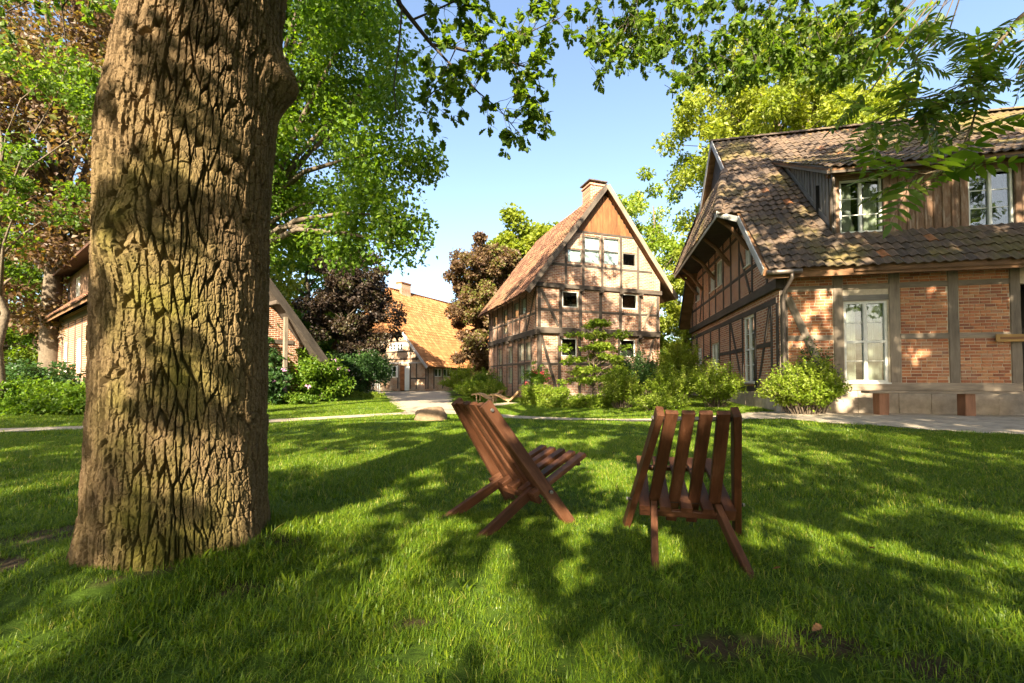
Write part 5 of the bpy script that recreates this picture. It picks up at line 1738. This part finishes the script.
def compound(s, d, length, pairs):
    s, d = Vector(s), Vector(d).normalized()
    side = d.cross(Vector((random.gauss(0, .35), random.gauss(-.4, .35), 1))).normalized()
    nn = side.cross(d).normalized()
    pts = [s + d * length * u - nn * 0.06 * length * u * u * 2 for u in np.linspace(0, 1, 6)]
    sp.twig(pts, 0.0016, 0.0008, 4)
    ll = length * 0.30
    for k in range(pairs):
        u = 0.22 + 0.76 * k / (pairs - 1)
        p = s + d * length * u - nn * 0.12 * length * u * u
        sc_ = ll * (0.75 + 0.45 * math.sin(math.pi * min(1, u + 0.1)))
        for sg_ in (-1, 1):
            dd = (d * 0.45 + side * sg_ + Vector(rand_dirs(1)[0]) * 0.10 - nn * 0.12).normalized()
            sp.L.append((p, dd, (nn + Vector(rand_dirs(1)[0]) * 0.22).normalized(), sc_ * random.uniform(0.9, 1.08)))
    sp.L.append((pts[-1], d, nn, ll))
def rowan_leaves(B_, n_, lo, hi, down=-0.35, left=-0.35, rng=None):
    for _ in range(n_):
        i = random.randint(rng[0], rng[1]) if rng else random.randint(0, len(B_) - 2)
        s = B_[i].lerp(B_[i + 1], random.random())
        compound(s, (random.gauss(left, 0.55), random.gauss(-0.15, 0.45), random.gauss(down, 0.4)), random.uniform(lo, hi), random.choice((6, 7, 7)))
rowan_leaves(stem, 15, 0.15, 0.20, rng=(2, 4))
rowan_leaves(stem, 5, 0.14, 0.18, rng=(0, 2))
rowan_leaves(st2, 20, 0.15, 0.20, rng=(2, 5))
rowan_leaves(st3, 20, 0.15, 0.21)
rowan_leaves(st4, 5, 0.13, 0.17, left=-0.1, down=-0.8, rng=(1, 2))
rowan_leaves(st5, 15, 0.17, 0.24, down=-0.15, rng=(0, 2))
for q in ((905, 40), (925, 20), (890, 62), (945, 5), (870, 92), (915, 62), (900, 15), (935, 45), (950, 28), (885, 35)):
    s = at(q[0], q[1], random.uniform(1.9, 2.4))
    for _ in range(3):
        compound(s, (random.gauss(-.2, .6), random.gauss(-.1, .5), random.gauss(-.3, .4)), random.uniform(.15, .2), 7)
    sp.twig([s, s.lerp(at(985, -60, 2.2), 0.5) + Vector((0, 0, 0.05)), at(1000, -90, 2.2)], 0.003, 0.004, 4)
sp.build(rw, 'foliage', LEAFLET, M['leaf_rowan'], M['rowan_twig'], RV)
mb = MB()
rcl = ell_clumps((0.3, 0.0, 5.0), (1.8, 1.8, 1.6), 26, 0.3, -0.8)
limbs(mb, (0, 0, -0.1), (0.2, 0, 5.4), 0.13, rcl, 14)
for tgt in (stem[0], st2[0], st4[0]):
    e = Vector(tgt) - RV
    mb.tube([(0.05, 0, 2.2), e.lerp(Vector((0.05, 0, 2.4)), 0.5) + Vector((0, 0, 0.25)), e], [0.04, 0.022, 0.010], 6)
mb.build('trunk', M['bark_pale'], rw, smooth=True)
P, D, Nn, S, rn = cloud(rcl, np.full(len(rcl), 0.5), 150, 0.07)
ok = (P[:, 0] + 3.9) > 1.32 * (P[:, 1] + 1.5) + 0.2
link('crown', leaf_mesh('crown', P[ok], D[ok], Nn[ok], S[ok], LEAFLET, rn[ok]), rw, M['leaf_rowan'])

# ------------------------------------------------------------------ trees of the middle distance and background
def px_pts(lst):
    return [tuple(at(*q)) for q in lst]
tree('maple_tree', 'tall green maple whose branches reach out right of the oak trunk', (-8.3, 13.0), (-7.1, 13.0, 10.6), (3.4, 3.6, 5.7), 125, 480, 0.115, 'leaf_maple', r0=0.3, nl=40, cr=0.20, inner=0.25,
     extra=px_pts([(395, 150, 11.5), (412, 162, 11.4), (425, 162, 11.3), (380, 170, 11.5), (372, 205, 11.5), (392, 215, 11.3), (408, 228, 11.3), (400, 245, 11.3), (385, 232, 11.5), (360, 190, 11.8), (350, 225, 12), (335, 240, 12), (392, 60, 11), (375, 30, 11), (385, 100, 11), (360, 130, 11), (350, 255, 12.5)]), prof=SHORT, up=0.9)
tree('purple_maple', 'small dark purple-leaved tree with slender stem left of the far farmhouse', (-10.3, 27.0), (-10.0, 26.8, 5.6), (3.0, 2.6, 3.4), 84, 260, 0.16, 'leaf_purple', r0=0.16, nl=34, cr=0.18, inner=0.25, prof=SHORT)
tree('copper_beech', 'copper beech with reddish foliage at the upper left edge', (-22, 20.5), (-21.0, 20.0, 12.6), (7.4, 6.0, 9.0), 230, 330, 0.18, 'leaf_copper', r0=0.45, nl=45, cr=0.17, inner=0.3, prof=SHORT)
tree('young_tree', 'green tree with thin grey trunk at the far left edge', (-15.6, 13.1), (-14.8, 13.2, 8.4), (2.8, 2.2, 3.2), 17, 190, 0.12, 'leaf_oak', 'bark_far', r0=0.14, top=(-0.3, 0, 9.5), nl=9, cr=0.20, inner=0.25, prof=SHORT,
     extra=px_pts([(70, 60, 13), (90, 75, 13), (45, 80, 13), (85, 95, 13), (25, 150, 13), (20, 270, 13.5), (15, 240, 13.2), (65, 215, 13)]))
tree('lime_tree', 'bright yellow-green tree filling the gap left of the oak trunk', (-24, 31), (-23, 31, 12), (7.5, 6, 10), 90, 230, 0.34, 'leaf_bright', r0=0.35, nl=22, cr=0.19)
tree('copper_beech', 'copper-brown tree standing left of the tall narrow house', (-2.6, 37), (-2.0, 36.5, 7.2), (3.4, 3.4, 6.2), 130, 380, 0.21, 'leaf_copper', r0=0.3, nl=40, cr=0.165, prof=SHORT)
tree('maple_tree', 'yellow-green tree rising behind the copper-brown tree by the tall house', (1.5, 43), (1.6, 43, 12.4), (4.8, 4.2, 6.0), 90, 250, 0.36, 'leaf_bright', r0=0.35, nl=26, cr=0.2, prof=SHORT)
tree('ash_tree', 'airy light green tree behind the right slope of the tall house', (12.5, 38), (12.6, 38, 12.0), (4.6, 4.0, 7.6), 80, 170, 0.28, 'leaf_fresh', 'bark_far', r0=0.25, nl=34, cr=0.16, inner=0.2)
tree('ash_tree', 'large bright yellow-green tree rising behind the long house roof', (23, 36), (22.6, 36, 20.0), (9.2, 7, 10.0), 260, 230, 0.33, 'leaf_bright', 'bark_far', r0=0.4, nl=80, cr=0.135, inner=0.3)
tree('birch_tree', 'slim light green tree in the gap between the tall house and the long house', (11.6, 29), (11.6, 29, 4.6), (2.4, 2.2, 4.6), 80, 230, 0.2, 'leaf_bright', 'bark_pale', r0=0.2, nl=30, cr=0.2)
tree('lime_tree', 'light green tree glimpsed behind the far farmhouse roof', (-1.5, 58), (-1.5, 58, 8.5), (5, 4, 6), 60, 190, 0.45, 'leaf_bright', r0=0.3, nl=16, cr=0.2)
tree('lime_tree', 'green tree in the background between maple and far farmhouse', (-19, 40), (-19, 40, 9), (7, 5, 8), 90, 210, 0.40, 'leaf_maple', r0=0.35, nl=18, cr=0.2)

tree('lime_tree', 'low green tree at the far left edge beside the left house', (-28.5, 24), (-28.5, 24, 5.2), (4.5, 3, 5.2), 80, 220, 0.2, 'leaf_oak', r0=0.25, nl=16, cr=0.2)
# woodland that closes the horizon
wc, wr = [], []
for k in range(210):
    a = RNG.uniform(-1.25, 1.25)
    r = RNG.uniform(62, 78)
    wc.append((math.sin(a) * r, math.cos(a) * r, RNG.uniform(0.5, 7.5)))
    wr.append(RNG.uniform(2.2, 3.6))
P, D, Nn, S, rn = cloud(wc, wr, 130, 0.8)
wo = link('woodland', leaf_mesh('woodland', P, D, Nn, S, SIMPLE, rn), None, M['leaf_maple'], kind='stuff')
tag(wo, 'belt of green woodland closing the view behind the houses', 'woodland')

# ------------------------------------------------------------------ shrubs
def shrub(name, label, c, rad, nclump, per, size, leaf, stems=9, cr=0.34, prof=SIMPLE, blossom=None, group=None, inner=0.3, up=0.7, nb=26, lump=0.3):
    z0 = float(gz(c[0], c[1]))
    t = thing(name, label, 'shrub', (c[0], c[1], z0), 0, group)
    cl = ell_clumps((0, 0, rad[2] * 0.55), (rad[0], rad[1], rad[2] * 0.55), nclump, inner, -0.9, lump)
    mb = MB()
    for k in range(stems):
        e = Vector(cl[k % len(cl)])
        s = Vector((random.gauss(0, 0.12), random.gauss(0, 0.12), -0.05))
        mb.tube([s, s.lerp(e, 0.5) + Vector((0, 0, 0.12)), e], [0.018, 0.012, 0.004], 5)
    mb.build('stems', M['bark_far'], t, smooth=True)
    rr = cr * (rad[0] * rad[1] * rad[2]) ** (1 / 3) * (0.6 + 0.6 * RNG.random(nclump))
    if lump > 0.2:
        k2 = nclump // 2
        sh_ = ell_clumps((0, 0, rad[2] * 0.6), (rad[0] * 1.15, rad[1] * 1.15, rad[2] * 0.62), k2, 0.9, -0.1, 0.35)
        cl = np.vstack([cl, sh_])
        rr = np.concatenate([rr, rr[:k2] * 0.42])
        extra_ = cloud(sh_ - np.array([0, 0, 0.05]), rr[nclump:], max(8, per // 7), size * 1.1, up=0.5, droop=-0.5)
        cl, rr = cl[:nclump], rr[:nclump]
    P, D, Nn, S, rn = cloud(cl, rr, per, size, up=up, droop=0.1)
    if lump > 0.2:
        P, D, Nn, S, rn = [np.concatenate([a_, b_]) for a_, b_ in zip((P, D, Nn, S, rn), extra_)]
    P[:, 2] = np.maximum(P[:, 2], 0.03)
    link('foliage', leaf_mesh('foliage', P, D, Nn, S, prof, rn), t, M[leaf])
    if blossom:
        bc = cl[RNG.choice(nclump, min(nb, nclump), replace=False)]
        dirs = bc - np.array([0, 0, rad[2] * 0.4])
        bc = bc + dirs / np.linalg.norm(dirs, axis=1)[:, None] * rr.mean() * 0.8
        P, D, Nn, S, rn = cloud(bc, np.full(len(bc), 0.09), 16, 0.07)
        link('blossom', leaf_mesh('blossom', P, D, Nn, S, SHORT, rn), t, M[blossom])
    return t
def shoot_shrub(name, label, c, rad, nsh, per, size, leaf, group=None, prof=SIMPLE, spread=0.10):
    """a bush of many arching shoots, leaves set along them"""
    z0 = float(gz(c[0], c[1]))
    t = thing(name, label, 'shrub', (c[0], c[1], z0), 0, group)
    a = RNG.random(nsh) * 2 * np.pi
    q = np.sqrt(RNG.random(nsh)) * 1.0
    hgt = np.sqrt(np.clip(1 - (q * 0.92) ** 2, 0.05, 1)) * (0.70 + 0.42 * RNG.random(nsh))
    E = np.stack([np.cos(a) * q * rad[0], np.sin(a) * q * rad[1], hgt * rad[2]], 1)
    B0 = E * np.array([0.30, 0.30, 0]) + RNG.normal(size=(nsh, 3)) * np.array([0.05, 0.05, 0]) * rad[0]
    B0[:, 2] = -0.03
    MID = (B0 + E) / 2 + np.array([0, 0, 1]) * (0.18 * rad[2] * (0.4 + q))[:, None]
    mb = MB()
    for k in range(0, nsh, 2):
        pts = [Vector(B0[k]), Vector(0.25 * B0[k] + 0.5 * MID[k] + 0.25 * E[k]), Vector(E[k])]
        mb.tube(pts, [0.010, 0.006, 0.002], 4, cap=False)
    mb.build('stems', M['bark_far'], t, smooth=True)
    u = (0.22 + 0.80 * RNG.random((nsh, per)) ** 0.8)
    u3 = u[..., None]
    P = (1 - u3) ** 2 * B0[:, None] + 2 * u3 * (1 - u3) * MID[:, None] + u3 ** 2 * E[:, None]
    Tn = 2 * (1 - u3) * (MID - B0)[:, None] + 2 * u3 * (E - MID)[:, None]
    Tn = (Tn / np.linalg.norm(Tn, axis=2)[..., None]).reshape(-1, 3)
    n = nsh * per
    P = P.reshape(-1, 3) + RNG.normal(size=(n, 3)) * spread * 0.5
    P[:, 2] = np.maximum(P[:, 2], 0.02)
    D = Tn * 0.6 + rand_dirs(n)
    Nn = rand_dirs(n) * 0.7 + np.array([0, 0, 0.9]) + Tn * 0.2
    Nn /= np.linalg.norm(Nn, axis=1)[:, None]
    S = size * (0.6 + 0.7 * RNG.random(n)) * (1.15 - 0.45 * u.ravel())
    rn = np.clip(np.repeat(RNG.random(nsh), per) * 0.35 + RNG.random(n) * 0.35 + 0.30 * u.ravel(), 0, 1)
    link('foliage', leaf_mesh('foliage', P, D, Nn, S, prof, rn), t, M[leaf])
    return t
def gpt(px, py):
    d = at(px, py, 1.0) - Vector((0, 0, EYE))
    k = -EYE / d.z
    return (d.x * k, d.y * k)
shrub('box_bush', 'clipped rounded bright green bush in front of the tall house', (1.0, 17.6), (0.72, 0.6, 0.75), 40, 150, 0.07, 'leaf_fresh', inner=0.55, lump=0.1)
shrub('box_bush', 'second clipped bush, smaller, just right of the rounded bright one', (2.0, 17.9), (0.62, 0.5, 0.62), 34, 140, 0.07, 'leaf_fresh', inner=0.55, lump=0.1)
shoot_shrub('shrub', 'leafy green shrub right of the small tiered tree', (3.9, 15.2), (0.85, 0.8, 1.45), 95, 62, 0.085, 'leaf_fresh')
shoot_shrub('shrub', 'dark green shrub against the gable of the tall house', (5.4, 18.8), (1.3, 1.0, 2.2), 130, 64, 0.11, 'leaf_dark')
shoot_shrub('shrub', 'pale yellow-green shrub left of the long house gable, middle one', (5.25, 14.4), (0.9, 0.8, 1.4), 105, 62, 0.08, 'leaf_fresh')
shoot_shrub('shrub', 'bright shrub with pale leaves nearest the long house gable', (6.55, 13.9), (0.95, 0.7, 1.5), 120, 64, 0.08, 'leaf_fresh')
shoot_shrub('shrub', 'shrub behind the right chair, low and spreading on the bed edge', (4.6, 13.6), (1.1, 0.5, 0.55), 80, 40, 0.07, 'leaf_fresh')
shoot_shrub('shrub', 'tall light green shrub between the tall house and the long house', (7.9, 20.2), (1.4, 1.1, 3.0), 130, 70, 0.11, 'leaf_fresh')
shoot_shrub('shrub', 'leafy shrub at the corner of the long house', (7.55, 11.15), (1.25, 0.6, 1.45), 150, 60, 0.09, 'leaf_fresh')
shoot_shrub('shrub', 'dark climbing shrub behind the corner shrub of the long house', (8.1, 11.5), (0.75, 0.28, 1.95), 60, 50, 0.085, 'leaf_dark')
shrub('rhododendron', 'rhododendron with pink blossoms beside the left house porch', (-9.2, 19.6), (1.5, 1.1, 1.95), 60, 170, 0.13, 'leaf_maple', blossom='petal_pink', prof=SIMPLE)
shrub('rhododendron', 'rhododendron with pink blossoms half hidden by the oak trunk', (-10.6, 17.6), (1.2, 0.8, 1.4), 46, 150, 0.13, 'leaf_dark', blossom='petal_pink', nb=14)
shrub('climbing_shrub', 'dark climber growing up the left house gable wall', (-10.5, 18.0), (0.7, 0.5, 3.0), 40, 140, 0.13, 'leaf_dark')
shrub('yew_bush', 'dark rounded evergreen bush under the purple tree', (-9.3, 25.5), (1.9, 1.3, 2.4), 80, 200, 0.12, 'leaf_dark', inner=0.5, lump=0.12)
shoot_shrub('shrub', 'green shrub at the right corner of the distant farmhouse', (-3.0, 27.5), (1.7, 1.2, 1.9), 130, 60, 0.12, 'leaf_fresh')
shrub('shrub', 'low mounded green shrub left of the wavy loungers', (-1.7, 22.6), (1.1, 0.8, 0.85), 44, 150, 0.09, 'leaf_fresh', inner=0.5)
shoot_shrub('shrub', 'feathery green shrub against the long side of the tall house', (-1.5, 25.5), (1.1, 1.0, 1.6), 90, 50, 0.1, 'leaf_maple')
shrub('rose_bush', 'rose bush with red blossoms at the tall house corner', (1.1, 19.9), (0.55, 0.4, 1.6), 30, 110, 0.08, 'leaf_maple', blossom='petal_red', nb=14)
shrub('hedge', 'low green hedge plants in front of the left house', (-15.2, 13.6), (2.4, 0.8, 0.8), 80, 150, 0.10, 'leaf_maple')
shrub('shrub', 'taller green shrub behind the low hedge plants at far left', (-17.2, 15.0), (2.2, 0.9, 1.35), 70, 150, 0.12, 'leaf_dark')
shrub('ground_cover', 'flat green ground cover plants left of the oak, by the lawn edge', (-14.2, 12.8), (2.2, 0.45, 0.4), 60, 110, 0.09, 'leaf_maple')
shrub('ground_cover', 'low plants under the rhododendron at the left house porch', (-9.8, 17.9), (1.5, 0.5, 0.4), 50, 100, 0.09, 'leaf_maple')
shrub('ground_cover', 'low grassy border plants under the small tiered tree', (3.0, 16.0), (1.8, 0.45, 0.35), 50, 100, 0.09, 'leaf_fresh')
shrub('ground_cover', 'pale border plants below the dark evergreen bush', (-9.0, 24.0), (1.6, 0.4, 0.3), 40, 90, 0.09, 'leaf_fresh')
# tiered small tree before the tall house
tc_ = [(0.0, 0, 3.2), (0.35, 0.1, 3.35), (-0.2, 0, 2.9), (0.3, 0, 2.85)]
dog = thing('dogwood_tree', 'small tiered tree with flat leafy layers before the tall house', 'tree', (3.2, 17.0, 0))
cl = []
for z, r in ((3.3, 0.45), (2.85, 0.9), (2.4, 1.25), (1.95, 1.5), (1.5, 1.6), (1.1, 1.2)):
    for k in range(int(7 + r * 9)):
        a = random.uniform(0, 6.28)
        q = r * math.sqrt(random.random()) * (1 + 0.4 * math.sin(a * 2 + z * 3))
        cl.append((math.cos(a) * q + 0.1, math.sin(a) * q, z + random.gauss(0, 0.05) - 0.10 * q))
mb = MB()
limbs(mb, (0, 0, -0.05), (0.1, 0, 3.2), 0.055, cl, 40, 0.25)
mb.build('trunk', M['bark_far'], dog, smooth=True)
P, D, Nn, S, rn = cloud(cl, np.full(len(cl), 0.25), 60, 0.10, up=1.6, flat=0.32, droop=0.1)
link('crown', leaf_mesh('crown', P, D, Nn, S, SHORT, rn), dog, M['leaf_fresh'])

# ------------------------------------------------------------------ unseen trees added around the photographer to throw dappled shade and darken window reflections
sh0 = tree('shade_tree', 'tall broad-leaved tree added for shade beside the viewpoint, out of view on the right', (8.0, -3.6), (8.0, -3.6, 9.6), (5.6, 4.6, 4.8), 200, 46, 0.24, 'leaf_oak', r0=0.3, nl=26, cr=0.105, inner=0.2, prof=SHORT, group='unseen trees added behind the viewpoint')
for lab, loc, rz, s in (
        ('unseen tall broad-leaved tree added for shade behind the viewpoint, far left', (-15.0, -9.5, 0), 2.4, 1.05),
        ('second tall broad-leaved tree added for shade on the right, out of view behind the first', (11.0, -6.5, 0), 5.5, 1.0),
        ('tallest broad-leaved tree, added for shade on the right, out of view before the long house', (9.6, 1.8, 0), 5.0, 1.35),
        ('tree of the unseen added row far behind the viewpoint, its leftmost', (-22, -27, 0), 0.4, 1.5),  # row added for dark window reflections and to cut low sky light
        ('tree of the unseen added row far behind the viewpoint, its second from the left', (-10, -30, 0), 1.9, 1.4),
        ('tree of the unseen added row far behind the viewpoint, its middle one', (1, -28, 0), 3.3, 1.5),
        ('tree of the unseen added row far behind the viewpoint, its second from the right', (12, -31, 0), 4.4, 1.45),
        ('tree of the unseen added row far behind the viewpoint, its rightmost', (23, -27, 0), 5.6, 1.5)):
    copy_tree(sh0, lab, loc, rz, s, 'unseen trees added behind the viewpoint')

# ------------------------------------------------------------------ grass and small litter
def blade_tuft(name, n, rad, h, w, seg):
    V, F, rn = [], [], []
    for k in range(n):
        a = random.uniform(0, 6.283)
        q = rad * math.sqrt(random.random())
        bx_, by_ = math.cos(a) * q, math.sin(a) * q
        d = random.uniform(0, 6.283)
        lean = abs(random.gauss(0.65, 0.45))
        hh = h * random.uniform(0.5, 1.2)
        ww = w * random.uniform(0.7, 1.3)
        dx, dy = math.cos(d), math.sin(d)
        i = len(V)
        c = random.random()
        c = 0.97 if c > 0.965 else c * 0.85
        for s in range(seg + 1):
            u_ = s / seg
            f = hh * lean * u_ ** 1.8
            z_ = hh * u_ * (1 - 0.25 * lean * u_)
            hw = ww * (1 - u_ ** 1.5) * 0.5 + 0.0002
            V.append((bx_ + dx * f - dy * hw, by_ + dy * f + dx * hw, z_ - 0.005))
            V.append((bx_ + dx * f + dy * hw, by_ + dy * f - dx * hw, z_ - 0.005))
        for s in range(seg):
            F.append((i + 2 * s, i + 2 * s + 1, i + 2 * s + 3, i + 2 * s + 2))
            rn.append(c)
    me = arrays_mesh(name, V, F, {'rnd': ('FACE', rn)})
    me.materials.append(M['grass'])
    return bpy.data.objects.new(name, me)

def scatter(name, label, pts, rotz, scl, objs):
    coll = bpy.data.collections.new(name + '_tufts')
    for o in objs:
        coll.objects.link(o)
    me = bpy.data.meshes.new(name)
    me.from_pydata([tuple(p) for p in pts], [], [])
    a = me.attributes.new('rot', 'FLOAT_VECTOR', 'POINT')
    rv = np.zeros((len(pts), 3), np.float32)
    rv[:, 2] = rotz
    a.data.foreach_set('vector', rv.ravel())
    a = me.attributes.new('scl', 'FLOAT', 'POINT')
    a.data.foreach_set('value', np.asarray(scl, np.float32))
    o = link(name, me, None, None, kind='stuff')
    tag(o, label, 'grass')
    ng = bpy.data.node_groups.new(name, 'GeometryNodeTree')
    ng.interface.new_socket('Geometry', in_out='INPUT', socket_type='NodeSocketGeometry')
    ng.interface.new_socket('Geometry', in_out='OUTPUT', socket_type='NodeSocketGeometry')
    gi, go = ng.nodes.new('NodeGroupInput'), ng.nodes.new('NodeGroupOutput')
    ip = ng.nodes.new('GeometryNodeInstanceOnPoints')
    ci = ng.nodes.new('GeometryNodeCollectionInfo')
    ci.inputs['Collection'].default_value = coll
    ci.inputs['Separate Children'].default_value = True
    ci.inputs['Reset Children'].default_value = True
    ip.inputs['Pick Instance'].default_value = True
    na = ng.nodes.new('GeometryNodeInputNamedAttribute'); na.data_type = 'FLOAT_VECTOR'; na.inputs[0].default_value = 'rot'
    nb_ = ng.nodes.new('GeometryNodeInputNamedAttribute'); nb_.data_type = 'FLOAT'; nb_.inputs[0].default_value = 'scl'
    ng.links.new(gi.outputs[0], ip.inputs['Points'])
    ng.links.new(ci.outputs[0], ip.inputs['Instance'])
    ng.links.new(na.outputs[0], ip.inputs['Rotation'])
    ng.links.new(nb_.outputs[0], ip.inputs['Scale'])
    ng.links.new(ip.outputs[0], go.inputs[0])
    md = o.modifiers.new('scatter', 'NODES')
    md.node_group = ng
    return o

FOOT = [[(7.45, 11.95), (22.2, 8.8), (24.9, 21), (10.1, 24.2)], [(1.1, 21), (8.1, 23.4), (5.3, 31.5), (-1.6, 29.1)], [(-6.9, 35), (-17.8, 40.8), (-9.8, 55.8), (1.1, 50)], [(-13.1, 14), (-9.3, 19), (-25.3, 31), (-29, 26)]]
def free_mask(x, y):
    m = np.ones(len(x), bool)
    for Pp in (PATH1, PATH2, PATH3):
        for k in range(len(Pp)):
            m &= np.hypot(x - Pp[k, 0], y - Pp[k, 1]) > Pp[k, 2] * 0.93
    m &= ~in_terr(x, y)
    for f in FOOT:
        m &= ~in_poly(x, y, f)
    m &= np.hypot(x - OX, y - OY) > 0.43
    m &= np.hypot((x + 2.1) / 1.3, y - 11.2) > 0.3
    return m
def zone(y0, y1, dens, side=1.0):
    n = int(dens * (1.3 * (y1 ** 2 - y0 ** 2) + 3.0 * (y1 - y0)))
    y = np.sqrt(RNG.random(n) * (y1 ** 2 - y0 ** 2) + y0 ** 2)
    x = (RNG.random(n) * 2 - 1) * (1.30 * y + 1.5)
    m = free_mask(x, y) & (RNG.random(n) > soil_at(x, y) * 0.74)
    return x[m], y[m]
def lay(name, label, y0, y1, dens, objs, smin=0.8, smax=1.25):
    x, y = zone(y0, y1, dens)
    patch = fbm(x * 1.3, y * 1.3, 77, 3)
    s = (smin + (smax - smin) * RNG.random(len(x))) * (0.45 + 1.1 * patch)
    scatter(name, label, np.column_stack([x, y, gz(x, y)]), RNG.random(len(x)) * 6.283, s, objs)
near = [blade_tuft('grass_tuft', 52, 0.08, 0.047, 0.0032, 4) for _ in range(6)]
near += [blade_tuft('clover_tuft', 16, 0.06, 0.045, 0.013, 3) for _ in range(1)]
mid_ = [blade_tuft('grass_tuft', 70, 0.13, 0.055, 0.0055, 2) for _ in range(5)]
far_ = [blade_tuft('grass_tuft', 80, 0.26, 0.06, 0.012, 1) for _ in range(5)]
lay('near_grass', 'long green lawn grass in the foreground around the chairs', 0.4, 3.6, 330, near, 0.7, 1.3)
lay('lawn_grass', 'green lawn grass between the chairs and the path', 3.6, 8.0, 95, mid_)
lay('far_grass', 'mown lawn grass beyond the path up to the houses', 8.0, 26.0, 22, far_, 0.7, 1.1)
# fallen leaves
lfm = leaf_mesh('fallen_leaf', np.zeros((1, 3)), np.array([[1.0, 0, 0]]), np.array([[0, 0, 1.0]]), np.array([0.055]), OAKP, np.array([0.5]), bend=-0.35)
lfm.materials.append(plain('dry_leaf', (0.14, 0.07, 0.03), 0.7, 0.3, 20, 0.2))
for (px, py, where) in ((812, 640, 'lying on the bare soil patch at lower right'), (672, 634, 'near the bare soil left of the lower right patch'), (772, 575, 'beside the rear leg tip of the right chair'), (870, 552, 'in the open grass right of the right chair'), (905, 470, 'in the grass towards the long house'), (325, 452, 'in the grass right of the oak, the left one of two'), (350, 455, 'in the grass right of the oak, the right one of two')):
    x_, y_ = gpt(px, py)
    o = link('fallen_leaf', lfm, None, None)
    o.location = (x_, y_, float(gz(x_, y_)) + 0.035)
    o.rotation_euler = (random.gauss(0, .3), random.gauss(0, .3), random.random() * 6.28)
    tag(o, 'dry brown fallen leaf ' + where, 'leaf', 'fallen leaves on the lawn')
